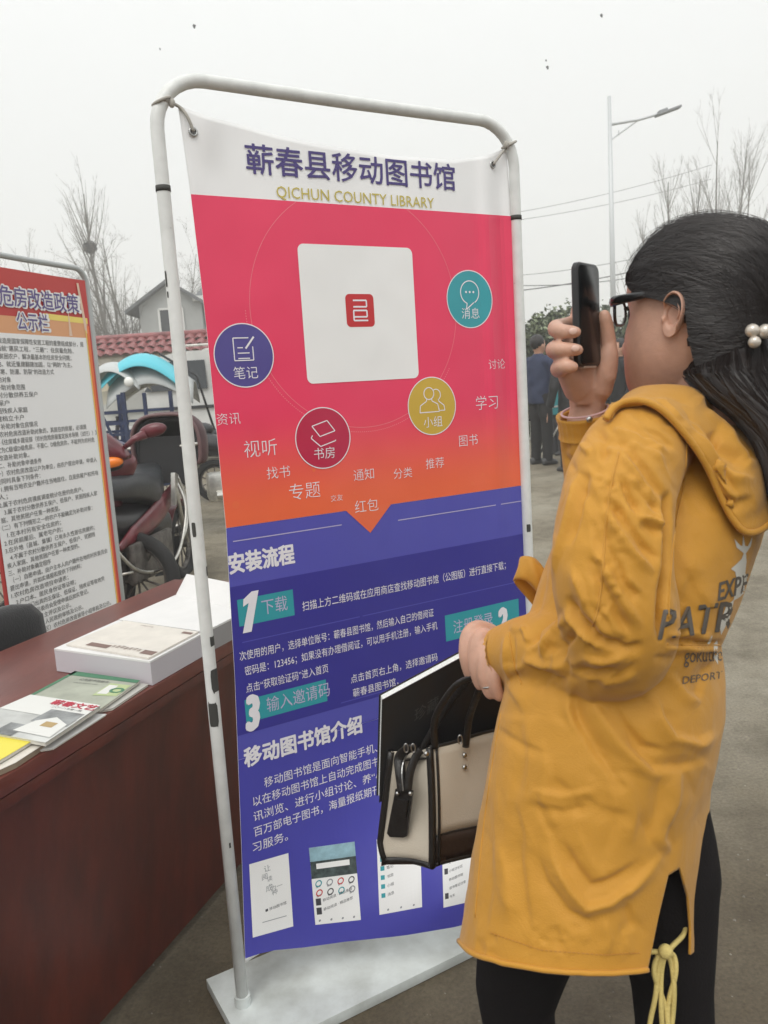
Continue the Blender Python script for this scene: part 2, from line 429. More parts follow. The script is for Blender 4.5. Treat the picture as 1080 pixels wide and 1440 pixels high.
# main block
MB().box((hx + 2.6, hy, hg + 2.9), (8.4, 6, 5.8)).build('wall', M_hw, ho_)
wg = MB(); wg.prism([(hx - 1.62, hy - 3.6, hg + 0), (hx + .9, hy - 3.6, hg + 0), (hx + .9, hy - 3.6, hg + 5.5), (hx - .36, hy - 3.6, hg + 6.3), (hx - 1.62, hy - 3.6, hg + 5.5)], (0, .6, 0))
wg.build('gable_wall', M_hw, ho_)
for sgn in (-1, 1):
    r_ = MB(); x0 = hx - .36
    r_.prism([(x0, hy - 3.95, hg + 6.42), (x0 + sgn * 1.75, hy - 3.95, hg + 5.3), (x0 + sgn * 1.75, hy - 3.95, hg + 5.16), (x0, hy - 3.95, hg + 6.28)], (0, 6.5, 0))
    r_.build('gable_roof', M_hr, ho_)
MB().prism([(hx + .7, hy - 3.8, hg + 5.72), (hx + .7, hy, hg + 7.0), (hx + .7, hy + 3.6, hg + 5.72)], (6.6, 0, 0)).build('roof', M_hr, ho_)
MB().box((hx + 4, hy - 3.75, hg + 5.62), (6.8, .14, .2)).build('fascia', M_wht, ho_)
MB().box((hx + 4.0, hy - 3.6, hg + 3.05), (6.4, 1.2, .22)).build('balcony_slab', M_wht, ho_)
MB().box((hx + 4.0, hy - 4.12, hg + 3.65), (6.4, .1, 1.0)).build('balcony_parapet', M_hw, ho_)
for (wx, wz, ww, wh, wy) in ((hx - .35, 4.75, .95, 1.1, -3.62), (hx - .35, 1.5, .95, 1.5, -3.62), (hx + 2.0, 4.8, 1.2, 1.2, -3.02), (hx + 4.4, 4.8, 1.2, 1.2, -3.02), (hx + 3.2, 1.6, 2.6, 2.0, -3.02)):
    f_ = MB()
    for (a, b, c_, d_) in ((0, wh / 2, ww, .08), (0, -wh / 2, ww, .08), (-ww / 2, 0, .08, wh), (ww / 2, 0, .08, wh), (0, 0, .05, wh)):
        f_.box((wx + a, hy + wy - .03, hg + wz + b), (c_, .09, d_))
    fo = f_.build('window', M_wht, ho_)
    MB().box((wx, hy + wy, hg + wz), (ww - .02, .04, wh - .02)).build('pane', M_glass_d, fo)

# ------------------------------------------------------------------ bare trees
M_bark = mat('grey_bark', (.15, .14, .12), .9, var=.3, vscale=6); M_twig = mat('brown_twigs', (.17, .155, .135), .9)
def branch(mb, p, d, L, r, lvl, rn, up=.25, nchild=(7, 5, 4), seg=5, wob=.12, ang=(25, 50)):
    n = 4 if lvl else 9
    pts = [Vector(p)]; dd = Vector(d).normalized()
    for i in range(n):
        dd = (dd + Vector((rn.uniform(-wob, wob), rn.uniform(-wob, wob), rn.uniform(-wob, wob) + up * .12))).normalized()
        pts.append(pts[-1] + dd * (L / n))
    R = [r * (1 - .82 * i / n) for i in range(n + 1)]
    mb[min(lvl, 1)].tube(pts, R, (7, 4, 3, 3)[min(lvl, 3)], caps=False)
    if lvl >= len(nchild): return pts
    for k in range(nchild[lvl]):
        t = rn.uniform(.28 if lvl == 0 else .15, .98); i = min(n - 1, int(t * n)); q = pts[i].lerp(pts[i + 1], t * n - i)
        T = (pts[i + 1] - pts[i]).normalized(); a = rad(rn.uniform(*ang)); ph = rn.uniform(0, 2 * math.pi)
        s1 = T.cross(Vector((0.3, .9, .1))).normalized(); s2 = T.cross(s1)
        nd = T * math.cos(a) + (s1 * math.cos(ph) + s2 * math.sin(ph)) * math.sin(a)
        branch(mb, q, nd, L * (.48 if lvl == 0 else .55) * (1.15 - t * .75) * rn.uniform(.7, 1.15), max(.0045, R[i] * .42), lvl + 1, rn, up, nchild, seg, wob * 1.2, ang)
    return pts
def bare_tree(x, y, h, seed, label, group, nchild=(16, 6, 4), up=.25, ang=(25, 50), r=.16, lean=(0, 0), forks=1):
    rn = random.Random(seed); z = gz(y) - .05
    root = thing('bare_tree', (x, y, z), label, 'tree', group)
    mb = (MB(), MB()); pts = None
    for k in range(forks):
        dx = 0 if forks == 1 else rn.uniform(-.5, .5)
        pts = branch(mb, (x, y, z), (lean[0] + dx, lean[1] + (0 if forks == 1 else rn.uniform(-.4, .4)), 1), h * (1 if forks == 1 else rn.uniform(.8, 1)), r, 0, rn, up, nchild, ang=ang, wob=.05 if forks == 1 else .1)
    mb[0].build('trunk', M_bark, root, smooth=True, fix=False); mb[1].build('branches', M_twig, root, fix=False)
    return root, pts
G1 = 'bare trees beyond the tiled wall'
p = at(150, 470, 44)
nest_tree, npts = bare_tree(p.x + .35, p.y, 12.0, 4, 'tall bare tree holding a round bird nest beyond the wall', G1, (20, 5, 3), .5, (14, 32), .17, (-.035, 0))
n0 = npts[7]
nm = MB(); rn = random.Random(8)
for k in range(170):
    d = Vector((rn.gauss(0, 1), rn.gauss(0, 1), rn.gauss(0, .8))).normalized(); q = n0 + d * rn.uniform(.12, .34)
    e_ = d.cross(Vector((rn.random(), rn.random(), rn.random()))).normalized() * rn.uniform(.15, .3)
    nm.tube([q - e_, q + e_], .016, 3, caps=False)
nm.ell(n0, (.3, .3, .24), nu=8, nv=6)
tag(nm.build('bird_nest', mat('nest_twigs', (.025, .022, .018), .95), fix=False), 'round dark twig nest high in the tall bare tree', 'nest')
for (px, d, h, sd, lb, fk) in ((68, 48, 11.0, 11, 'slender bare tree above the left notice board, second from the nest tree', 1),
                               (178, 50, 12.5, 12, 'thin bare tree just right of the nest tree', 1),
                               (98, 55, 10.5, 15, 'faint bare tree between the notice board pole and the nest tree', 1),
                               (20, 52, 11.5, 16, 'faint bare tree at the far left edge above the notice board', 1)):
    p = at(px, 520, d); bare_tree(p.x, p.y, h * .88, sd, lb, G1, (14, 5, 3), .5, (15, 34), .11)
for i, (px, d, h, sd, lb) in enumerate(((205, 34, 5.6, 21, 'low spreading bare tree beside the grey house gable'), (172, 36, 4.6, 22, 'bushy bare tree behind the red tiles left of the low spreading tree'),
                         (232, 42, 6.4, 23, 'bare tree rising behind the grey house ridge'), (140, 35, 4.2, 24, 'bushy bare tree behind the red tiles under the nest tree'), (122, 38, 4.6, 25, 'bushy bare tree just right of the notice board pole'),
                         (190, 40, 5.0, 26, 'bare tree in the gap between nest tree and low spreading tree'))):
    p = at(px, 520, d); bare_tree(p.x, p.y, h * 1.42, sd, lb, 'low bare trees behind the red tiles', (13, 7, 5), .25, (22, 55), .075, forks=4)
G3 = 'tall bare poplars on the right'
for (px, d, h, sd, lb) in ((905, 46, 10.5, 31, 'short bare poplar just right of the street lamp'), (948, 40, 12.2, 32, 'bare poplar second from the street lamp'),
                           (975, 44, 13.4, 33, 'bare poplar standing behind the crown of the woman, third from the lamp'), (1002, 42, 15.2, 34, 'tallest bare poplar above the woman in yellow'),
                           (1030, 44, 15.2, 35, 'bare poplar just right of the tallest one'), (1052, 46, 14.2, 36, 'bare poplar at the right edge above the dark hair')):
    p = at(px, 540, d); bare_tree(p.x, p.y, h * .80, sd, lb, G3, (20, 6, 3), .75, (14, 32), .11)

# ------------------------------------------------------------------ evergreen trees and shrubs on the right
M_leaf = [mat('leaf_dark', (.045, .06, .03), .55, var=.3, vscale=3), mat('leaf_mid', (.085, .105, .05), .5, var=.3, vscale=3), mat('leaf_pale', (.22, .26, .15), .5, var=.25, vscale=3)]
def leafy(x, y, h, rx, seed, label, group, n=5000, ls=.07, pale=.25, name='leafy_tree'):
    rn = random.Random(seed); z = gz(y)
    root = thing(name, (x, y, z), label, 'tree' if name.endswith('tree') else 'shrub', group)
    tb = MB(); tb.tube(smooth_path([(x, y, z - .05), (x + rn.uniform(-.1, .1), y, z + h * .35), (x + rn.uniform(-.2, .2), y, z + h * .8)], 4), [.09 * (1 - .1 * i) for i in range(9)], 7)
    cl = []
    for k in range(26):
        u, v_, w_ = rn.gauss(0, .42), rn.gauss(0, .42), rn.uniform(.12, 1)
        c = Vector((x + u * rx, y + v_ * rx, z + h * w_)); cl.append((c, rn.uniform(.18, .4) * rx * (1.25 - .6 * w_)))
        if k < 9: tb.tube([(x, y, z + h * w_ * .5), c], [.03, .01], 4, caps=False)
    tb.build('trunk', M_bark, root, smooth=True)
    mb = MB()
    for k in range(n):
        c, r = cl[int(rn.random() * len(cl))]
        d = Vector((rn.gauss(0, .55), rn.gauss(0, .55), rn.gauss(0, .6))); q = c + d * r
        a = Vector((rn.gauss(0, 1), rn.gauss(0, 1), rn.gauss(0, 1))).normalized(); b = a.cross(Vector((rn.gauss(0, 1), rn.gauss(0, 1), 1))).normalized()
        s_ = ls * rn.uniform(.6, 1.4); mb.cur = 2 if rn.random() < pale else (1 if rn.random() < .5 else 0)
        mb.add([q - a * s_, q + b * s_ * .45, q + a * s_, q - b * s_ * .45], [(0, 1, 2, 3)])
    mb.build('crown', M_leaf, root, fix=False)
    return root
G4 = 'evergreens along the road'
for (px, d, h, rx, sd, lb, pal) in ((736, 18, 2.65, 1.0, 41, 'dark round evergreen beside the banner pole', .03), (772, 17, 3.1, .8, 42, 'pale flowering evergreen between the banner pole and the raised phone', .5),
                                    (800, 20, 3.4, 1.1, 43, 'dark evergreen hidden behind the raised phone', .12), (762, 14.5, 1.6, .8, 44, 'low pale shrub behind the man in navy', .3),
                                    (862, 19, 3.0, 1.3, 45, 'dark evergreen between the raised phone and the glasses', .1), (740, 15, 1.2, .6, 46, 'low grassy shrub at the banner pole foot', .2),
                                    (915, 22, 3.2, 1.6, 47, 'dark evergreen hidden behind the woman in yellow', .1)):
    p = at(px, 600, d); leafy(p.x, p.y, h * .72, rx, sd, lb, G4, 5200, .06, pal, 'evergreen_tree' if h > 2 else 'evergreen_shrub')

# ------------------------------------------------------------------ street lamp and wires
M_lamp = mat('galvanised_pole', (.62, .64, .65), .45, metal=.2)
lp0 = at(865, 560, 25); LX, LY = lp0.x, lp0.y; lt = at(856, 156, 25).z
lamp = thing('street_lamp', (LX, LY, gz(LY)), 'tall pale grey street lamp with one arm reaching right', 'street lamp')
MB().tube([(LX, LY, gz(LY)), (LX, LY, lt)], [.10, .055], 12).build('pole', M_lamp, lamp, smooth=True)
a0 = Vector((LX, LY, at(858, 192, 25).z)); a1 = at(900, 168, 25); a2 = at(928, 160, 25); b0 = Vector((LX, LY, at(858, 213, 25).z)); b1 = at(868, 190, 25); b2 = at(896, 170, 25)
MB().tube([a0, a1, a2], [.045, .04, .035], 8).build('arm', M_lamp, lamp, smooth=True)
br = MB(); br.tube(smooth_path([b0, b1, b2], 5), .028, 6); br.tube([at(870, 183, 25), at(870, 190, 25)], .02, 6); br.build('brace', M_lamp, lamp, smooth=True)
ld = (at(957, 150, 25) - at(922, 163, 25)); hd = MB()
hd.box((at(957, 150, 25) + at(922, 163, 25)) / 2, (ld.length, .28, .07), X=ld, Y=(0, 1, 0), Z=ld.cross(Vector((0, 1, 0))), bev=.03)
hd.box(at(932, 157, 25), (.3, .2, .12), X=ld, Y=(0, 1, 0), Z=ld.cross(Vector((0, 1, 0))), bev=.03)
hd.build('lamp_head', mat('lamp_head_grey', (.25, .26, .27), .5), lamp, smooth='auto')
M_wire = mat('black_cable', (.05, .05, .05), .6)
for i, (x0, y0, x1, y1, d, r, lb) in enumerate(((640, 312, 1000, 232, 70, .022, 'faint highest power line above the glasses'), (640, 320, 1000, 252, 70, .022, 'faint second power line crossing the lamp pole'),
                                     (640, 392, 960, 348, 60, .022, 'faint power line just above the raised phone'), (640, 396, 960, 376, 40, .022, 'thin level power line touching the top of the phone'),
                                     (600, 418, 1000, 352, 40, .028, 'thicker sloping cable running to the top of the phone'))):
    a, b = at(x0, y0, d), at(x1, y1, d + 3)
    pts = [a.lerp(b, k / 24) - Vector((0, 0, .5 * 4 * (k / 24) * (1 - k / 24))) for k in range(25)]
    tag(MB().tube(pts, r, 5).build('power_line', M_wire, smooth=True), lb, 'power line', 'power lines over the road')
# birds
for (px, py, d, s_, lb) in ((273, 37, 30, .09, 'dark bird flying above the top left of the banner'), (225, 69, 34, .05, 'tiny bird flying left of the banner corner'),
                        (846, 22, 30, .08, 'dark bird flying near the top edge of the sky'), (768, 85, 32, .05, 'upper bird of the pair right of the banner'), (770, 95, 30, .08, 'lower bird of the pair right of the banner')):
    p = at(px, py, d); rt_ = thing('bird', p, lb, 'bird', 'birds in the pale sky')
    m_ = MB(); m_.ell(p, (s_ * .5, s_ * .4, s_ * .9), X=(1, 0, .3), Z=(-.2, 0, 1), Y=(0, 1, 0), nu=8, nv=6); m_.build('body', M_wire, rt_, smooth=True)
    for sg in (-1, 1):
        MB().add([p + Vector((0, 0, s_ * .4)), p + Vector((sg * s_ * .8, .03, s_ * .75)), p + Vector((sg * s_ * .5, .03, -s_ * .1)), p + Vector((0, 0, -s_ * .3))], [(0, 1, 2, 3)]).build('wing', M_wire, rt_)

# ================================================================== BANNER STAND
A = Vector((-.3887, 1.647, 0)); ya = rad(30.08)
E_ = Vector((math.cos(ya), math.sin(ya), 0)); N_ = Vector((math.sin(ya), -math.cos(ya), 0))
def bp(u, z, n=0.0): return A + E_ * u + N_ * n + Vector((0, 0, z))
def coff(u, za):
    """how far the cloth swings out towards the viewer"""
    o = .17 * sm(u, .03, .62) * (1 - .55 * sm(u, .66, .88)) * (1 - sm(za, 0.0, .62)) ** 1.3
    o += .006 * math.sin(u * 17 + za * 2.0) * sm(u, .05, .2) * sm(za, .1, .6)
    o += .010 * math.exp(-((u - .79) / .022) ** 2) * sm(za, .9, 1.5) - .006 * math.exp(-((u - .835) / .02) ** 2) * sm(za, .9, 1.6)
    o += .012 * math.exp(-((u - .04) / .05) ** 2) * (1 - sm(za, .1, .35))
    o += .010 * math.exp(-(((u - .1) / .03) ** 2)) * sm(za, 1.82, 1.93)
    o += .0022 * mnoise.noise(Vector((u * 7, za * 3.2, 1.7))) * sm(u, .03, .1) * sm(.92 - u, .0, .08) + .0010 * mnoise.noise(Vector((u * 19, za * 13, 5.1)))
    return o
uC, kD = (CAM - A).dot(E_), (CAM - A).dot(N_)
def cloth(u, za, lift=0):
    o = coff(u, za); k = 1 - o / kD
    return bp(uC + (u - uC) * k, CAM_H + (za - CAM_H) * k, o + (.0010 + .0003 * lift if lift else 0))
def pl(px, py): return toplane(px, py, A, E_, N_)
st = thing('banner_stand', bp(.44, 0), 'tall library banner in red and purple hung on a white tube frame', 'banner stand')
def pipe_mat():
    m = mat('white_enamel_pipe', (.60, .61, .59), .32, bump=.05, bscale=200); t = m.node_tree; b = t.nodes['Principled BSDF']
    tc = t.nodes.new('ShaderNodeTexCoord'); n = t.nodes.new('ShaderNodeTexNoise'); n.inputs['Scale'].default_value = 26; n.inputs['Detail'].default_value = 5
    t.links.new(tc.outputs['Object'], n.inputs['Vector']); r = t.nodes.new('ShaderNodeValToRGB')
    r.color_ramp.elements[0].position = .24; r.color_ramp.elements[0].color = (.10, .09, .075, 1); r.color_ramp.elements[1].position = .27; r.color_ramp.elements[1].color = (.64, .65, .63, 1)
    q = r.color_ramp.elements.new(.6); q.color = (.74, .75, .73, 1)
    t.links.new(n.outputs['Fac'], r.inputs[0]); t.links.new(r.outputs[0], b.inputs['Base Color']); return m
M_pipe = pipe_mat()
def frame_path(f, W, Ht, rc, z0=.02, n=8, dipl=0):
    pts = [f(0, z0), f(0, .7), f(0, 1.4), f(0, Ht - rc)]
    for i in range(1, n + 1):
        a = math.pi - math.pi / 2 * i / n; pts.append(f(rc + rc * math.cos(a), Ht - rc + rc * math.sin(a)))
    pts.append(f(W / 2, Ht - .002))
    for i in range(n + 1):
        a = math.pi / 2 - math.pi / 2 * i / n; pts.append(f(W - rc + rc * math.cos(a), Ht - rc + rc * math.sin(a)))
    return pts + [f(W, 1.4), f(W, .7), f(W, z0)]
MB().tube(frame_path(bp, .88, 2.0, .1), .0135, 16).build('frame', M_pipe, st, smooth=True)
M_tape = mat('dark_chipped_metal', (.05, .05, .045), .7)
pj = MB()
for u, z in ((0, 1.79), (.88, 1.78)): pj.tube([bp(u, z - .005), bp(u, z + .006)], .0146, 16)
pj.build('joint_ring', M_tape, st, smooth=True)
def patch(u, z, h_, wd, ph, name='tape_patch', r=.0141, m=M_tape, par=None, seed=0):
    """ragged bit of old tape or bare metal wrapped on a pipe"""
    rn = random.Random(seed); v = []; nu_, nz = 8, 6
    for j in range(nz):
        for i in range(nu_):
            a = ph + wd * (i / (nu_ - 1) - .5) * (1 - .35 * rn.random() * (j in (0, nz - 1)))
            v.append(bp(u, z + h_ * (j / (nz - 1) - .5) + rn.uniform(-.1, .1) * h_ * (i in (0, nu_ - 1))) + (N_ * math.cos(a) + E_ * math.sin(a)) * r)
    MB().add(v, [(j * nu_ + i, j * nu_ + i + 1, (j + 1) * nu_ + i + 1, (j + 1) * nu_ + i) for j in range(nz - 1) for i in range(nu_ - 1)]).build(name, m, par or st, smooth=True)
for a_ in ((0, .795, .05, 1.9, .6, 'tape_patch'), (0, .72, .052, 1.5, -.5, 'tape_patch'), (0, .88, .02, 1.6, .9, 'tape_patch'),
           (0, 1.62, .03, .35, -1.25, 'paint_chip'), (0, 1.59, .012, .3, -1.2, 'paint_chip'), (0, 1.12, .03, .6, -.7, 'paint_chip'), (0, .42, .012, .3, .1, 'paint_chip'), (.88, 1.0, .02, .8, -.4, 'paint_chip'), (0, 1.03, .02, .4, .9, 'paint_chip')):
    patch(a_[0], a_[1], a_[2], a_[3], a_[4], a_[5], seed=int(a_[1] * 99))
# base plate: shallow folded steel tray
M_plate = mat('white_painted_plate', (.66, .70, .69), .38, bump=.06, bscale=12, col2=(.42, .44, .42), vscale=7, detail=9)
bpn = MB()
def pb(u0, u1, n0, n1, z0, z1, bev=.003): bpn.box(bp((u0 + u1) / 2, (z0 + z1) / 2, (n0 + n1) / 2), (u1 - u0, n1 - n0, z1 - z0), X=E_, Y=N_, bev=bev)
pb(-.045, .925, -.125, .150, .018, .026); pb(-.045, -.041, -.125, .150, .001, .026); pb(-.045, .925, .1465, .1505, .001, .0265); pb(-.045, .925, -.126, -.122, .001, .0265); pb(.921, .925, -.125, .15, .001, .026)
bpn.build('base_plate', M_plate, st, smooth='auto')
for u in (0, .88):
    MB().tube([bp(u, .026), bp(u, .05)], .0185, 14).build('pipe_socket', M_plate, st, smooth='auto')
# the printed cloth
cl = MB(); nu, nz = 90, 200
def ztop(u): return lerp_tab([(.03, 1.952), (.045, 1.949), (.10, 1.936), (.159, 1.928), (.25, 1.914), (.35, 1.905), (.53, 1.897), (.70, 1.903), (.80, 1.922), (.862, 1.945)], u)
def zbot(u): return lerp_tab([(.01, .121), (.06, .132), (.111, .127), (.2, .095), (.294, .066), (.45, .012), (.62, -.036), (.75, -.03), (.88, .06)], u)
LE = [(-.1, .012), (.121, .014), (.384, .03), (.791, .052), (1.113, .063), (1.527, .061), (1.782, .054), (1.95, .045)]
RE = [(-.1, .86), (.12, .87), (.906, .885), (1.093, .881), (1.498, .872), (1.786, .866), (1.95, .858)]
cv = []
for j in range(nz + 1):
    for i in range(nu + 1):
        s_ = i / nu; t_ = j / nz; zz = 0.05 + 1.88 * t_
        for _ in range(3):
            u = lerp_tab(LE, zz) * (1 - s_) + lerp_tab(RE, zz) * s_
            zz = zbot(u) + (ztop(u) - zbot(u)) * t_
        cv.append(cloth(u, zz))
f_ = [(j * (nu + 1) + i, j * (nu + 1) + i + 1, (j + 1) * (nu + 1) + i + 1, (j + 1) * (nu + 1) + i) for j in range(nz) for i in range(nu)]
M_white_cloth = mat('white_vinyl', (.88, .88, .88), .38)
cl.add(cv, f_); ban = cl.build('banner', M_white_cloth, st, smooth=True)
smod = ban.modifiers.new('s', 'SOLIDIFY'); smod.thickness = .0006; smod.offset = -1 if ban.data.polygons[500].normal.dot(N_) > 0 else 1
# fields of colour printed on it
def field_mat(name, c0, c1, z0, z1, r=.36):
    m = mat(name, c0, r); t = m.node_tree; b = t.nodes['Principled BSDF']
    tc = t.nodes.new('ShaderNodeTexCoord'); sp = t.nodes.new('ShaderNodeSeparateXYZ'); t.links.new(tc.outputs['Object'], sp.inputs[0])
    mr = t.nodes.new('ShaderNodeMapRange'); mr.inputs['From Min'].default_value = z0; mr.inputs['From Max'].default_value = z1; mr.interpolation_type = 'SMOOTHSTEP'
    t.links.new(sp.outputs[2], mr.inputs['Value'])
    xm = t.nodes.new('ShaderNodeMix'); xm.data_type = 'RGBA'; xm.inputs[6].default_value = (*c0, 1); xm.inputs[7].default_value = (*c1, 1)
    t.links.new(mr.outputs[0], xm.inputs[0]); t.links.new(xm.outputs[2], b.inputs['Base Color']); return m
PM = {
 'red': field_mat('banner_red_print', (.86, .15, .06), (.82, .048, .125), 1.12, 1.36),
 'blue': mat('banner_purple', (.070, .068, .40), .36), 'blue2': mat('banner_purple_light', (.092, .092, .44), .36), 'blue3': mat('banner_purple_deep', (.044, .040, .29), .36),
 'white': mat('print_white', (.82, .80, .84), .4), 'grey': mat('print_lilac', (.50, .47, .66), .4), 'title': mat('print_indigo', (.070, .050, .20), .4), 'gold': mat('print_ochre', (.55, .45, .09), .4),
 'teal': mat('print_teal', (.035, .33, .38), .38), 'ind': mat('print_blue_disc', (.085, .07, .28), .38), 'yel': mat('print_yellow_disc', (.60, .40, .055), .38), 'crim': mat('print_crimson_disc', (.50, .02, .07), .38),
 'pink': mat('print_pink', (.86, .26, .30), .4), 'logo': mat('print_logo_red', (.56, .025, .03), .38), 'orange': mat('print_orange', (.86, .16, .065), .4),
 'card': mat('print_card_white', (.86, .86, .85), .4), 'photo': mat('print_photo_dark', (.06, .08, .08), .4, var=.5, vscale=60), 'sky': mat('print_photo_sky', (.28, .45, .52), .4, var=.2, vscale=30),
 'ink': mat('print_ink', (.06, .06, .07), .4), 'g2': mat('print_grey_mark', (.30, .31, .33), .4)}
NM = dict(red='red_field', blue='purple_field', blue2='purple_field', blue3='purple_band', white='lettering', grey='lettering', title='title_lettering', gold='english_lettering', teal='teal_tag', ind='indigo_disc', yel='yellow_disc',
          crim='crimson_disc', pink='dotted_circle', logo='logo', orange='arrow_point', card='white_card', photo='screenshot_photo', sky='screenshot_sky', ink='small_print', g2='small_print')
P_ = Print(cloth, .0115)
def edges_poly(z0f, z1f, lift, key, inset=.0):
    """full-width field between two height functions"""
    nn_ = 24; top = []; bot = []
    for i in range(nn_ + 1):
        s_ = i / nn_; z1 = z1f(.06 + .8 * s_); z0 = z0f(.06 + .8 * s_)
        top.append((lerp_tab(LE, z1) * (1 - s_) + lerp_tab(RE, z1) * s_, z1)); bot.append((lerp_tab(LE, z0) * (1 - s_) + lerp_tab(RE, z0) * s_, z0))
    left = [(lerp_tab(LE, z), z) for z in [bot[0][1] + (top[0][1] - bot[0][1]) * k / 12 for k in range(11, 0, -1)]]
    right = [(lerp_tab(RE, z), z) for z in [bot[-1][1] + (top[-1][1] - bot[-1][1]) * k / 12 for k in range(1, 12)]]
    P_.poly(key, bot + right + top[::-1] + left, lift)
edges_poly(lambda u: 1.1125, lambda u: 1.784, 1, 'red')
def zb2(u): return zbot(u) + .002
edges_poly(lambda u: .6005, lambda u: 1.112, 1, 'blue2'); edges_poly(zb2, lambda u: .60, 1, 'blue')
edges_poly(lambda u: .655, lambda u: .985, 2, 'blue3')
P_.poly('orange', [(.345, 1.116), (.408, 1.053), (.472, 1.116)], 3)
for (x0, x1, zz) in ((.075, .335, 1.082), (.485, .865, 1.072), (.075, .88, .86), (.30, .88, .665)): P_.line('grey' if zz > 1 else 'blue2', [(x0, zz), (x1, zz - .0)], .0022, 3)
P_.text('title', '蕲春县移动图书馆', .176, 1.838, .0635, 2, .012, width=.522)
P_.text('gold', 'QICHUN COUNTY LIBRARY', .238, 1.7895, .0335, 3, width=.397)
# arcs
P_.ring('pink', .42, 1.56, .262, .0010, 2, 160, 122, 418, dash=False)
P_.ring('pink', .42, 1.56, .272, .0016, 2, 260, 180, 330, dash=True)
# white square card (its code is left out) with the small logo
def rrect(x0, y0, x1, y1, r, n=5):
    o = []
    for cx, cy, a0 in ((x1 - r, y1 - r, 0), (x0 + r, y1 - r, 90), (x0 + r, y0 + r, 180), (x1 - r, y0 + r, 270)):
        for k in range(n + 1): o.append((cx + r * math.cos(rad(a0 + 90 * k / n)), cy + r * math.sin(rad(a0 + 90 * k / n))))
    return o
P_.poly('card', rrect(.276, 1.402, .566, 1.698, .014), 4)
P_.poly('logo', rrect(.383, 1.522, .455, 1.594, .010), 5)
for dz in (0, -.022):
    P_.line('white', [(.402, 1.580 + dz), (.436, 1.580 + dz), (.436, 1.566 + dz), (.402, 1.566 + dz)], .0035, 6)
P_.line('white', [(.402, 1.558), (.402, 1.536), (.438, 1.536)], .0035, 6)
# four discs
def disc(key, px, py, r, label, lz=-.04):
    u, z = pl(px, py); P_.disc(key, u, z, r, 4); P_.ring('white', u, z, r, .0022, 5, 60)
    P_.text('white', label, u, z + lz, .028, 6, align='C', off=-.004); return u, z
u, z = disc('ind', 343, 500, .064, '笔记', -.046)
P_.line('white', [(u + .012, z + .036), (u - .022, z + .036), (u - .022, z - .010), (u + .020, z - .010), (u + .020, z + .018)], .0022, 6)
P_.line('white', [(u + .024, z + .038), (u + .004, z + .014)], .004, 6)
for k in range(3): P_.line('white', [(u - .014, z + .016 - .011 * k), (u + (-.002 if k == 0 else .012), z + .016 - .011 * k)], .0022, 6)
u, z = disc('crim', 454, 616, .066, '书房', -.044)
for dz, hf in ((.020, 0), (.0, 1)):
    q = [(u - .026, z + dz + .008), (u + .012, z + dz + .018), (u + .030, z + dz - .006), (u - .008, z + dz - .016)]
    P_.line('white', q if not hf else [q[0], (u - .030, z + dz + .002), (u - .008, z + dz - .018), (u + .030, z + dz - .008), q[2]], .0022, 6, closed=not hf)
u, z = disc('teal', 660, 421, .0665, '消息', -.044)
P_.ring('white', u, z + .016, .026, .0025, 6, 36, -60, 250)
P_.line('white', [(u - .009, z - .009), (u - .012, z - .024), (u + .011, z - .008)], .0025, 6)
for k in (-1, 0, 1): P_.disc('white', u + k * .011, z + .017, .0028, 6, 10)
u, z = disc('yel', 607, 571, .067, '小组', -.048)
P_.ring('white', u - .008, z + .030, .013, .0022, 6, 30)
P_.line('white', [(u - .015, z + .019), (u - .016, z + .012), (u - .034, z + .002), (u - .036, z - .014), (u + .020, z - .014), (u + .016, z + .004), (u, z + .012), (u - .001, z + .019)], .0022, 6)
P_.ring('white', u + .012, z + .026, .012, .0022, 6, 20, -50, 120); P_.line('white', [(u + .018, z + .016), (u + .020, z + .010), (u + .034, z), (u + .036, z - .012), (u + .022, z - .012)], .0022, 6)
for (s_, px, py, h_) in (('资讯', 321, 589, .030), ('视听', 366, 630, .044), ('找书', 391, 664, .032), ('专题', 428, 690, .044), ('交友', 473, 700, .018), ('通知', 511, 667, .032),
                        ('红包', 515, 711, .036), ('分类', 566, 665, .030), ('推荐', 611, 651, .031), ('图书', 658, 619, .034), ('学习', 684, 566, .042), ('讨论', 698, 512, .030)):
    u, z = pl(px, py); P_.text('white', s_, u, z - h_ * .34, h_ * .90, 4, -.010, align='C')
for (px, py, r) in ((331, 710, .008), (441, 661, .004), (678, 667, .004), (664, 680, .006), (498, 693, .003)):
    u, z = pl(px, py); P_.disc('orange', u, z, r, 2, 16)
# steps
HV = .034
P_.text('white', '安装流程', .062, 1.017, .047, 3, HV, width=.150)
def btag(x0, y0, x1, y1, num, txt, numx, txtx, lz, nh=.105):
    P_.rect('teal', x0, y0, x1, y1, 3)
    P_.text('grey', txt, txtx, y0 + lz, .037, 4, 0, align='L', sx=.86); 
    if num == '1': P_.poly('white', [(numx + .002, y0 - .016), (numx + .022, y0 - .016), (numx + .046, y0 + .072), (numx + .030, y0 + .072), (numx + .010, y0 + .058), (numx + .008, y0 + .042), (numx + .021, y0 + .048)], 6)
    else: P_.text('white', num, numx, y0 - .016, nh, 5, .05, sx=.62, shear=.15)
btag(.072, .896, .202, .955, '1', '下载', .076, .126, .018)
btag(.604, .748, .840, .815, '2', '注册登录', .770, .628, .018, .095)
btag(.068, .679, .266, .731, '3', '输入邀请码', .070, .118, .014)
P_.text('white', '扫描上方二维码或在应用商店查找移动图书馆（公图版）进行直接下载；', .222, .903, .0235, 4, width=.58)
P_.text('white', '次使用的用户，选择单位账号：蕲春县图书馆，然后输入自己的借阅证', .066, .822, .0225, 4, width=.505)
P_.text('white', '密码是：123456；如果没有办理借阅证，可以用手机注册，输入手机', .075, .787, .0225, 4, width=.505)
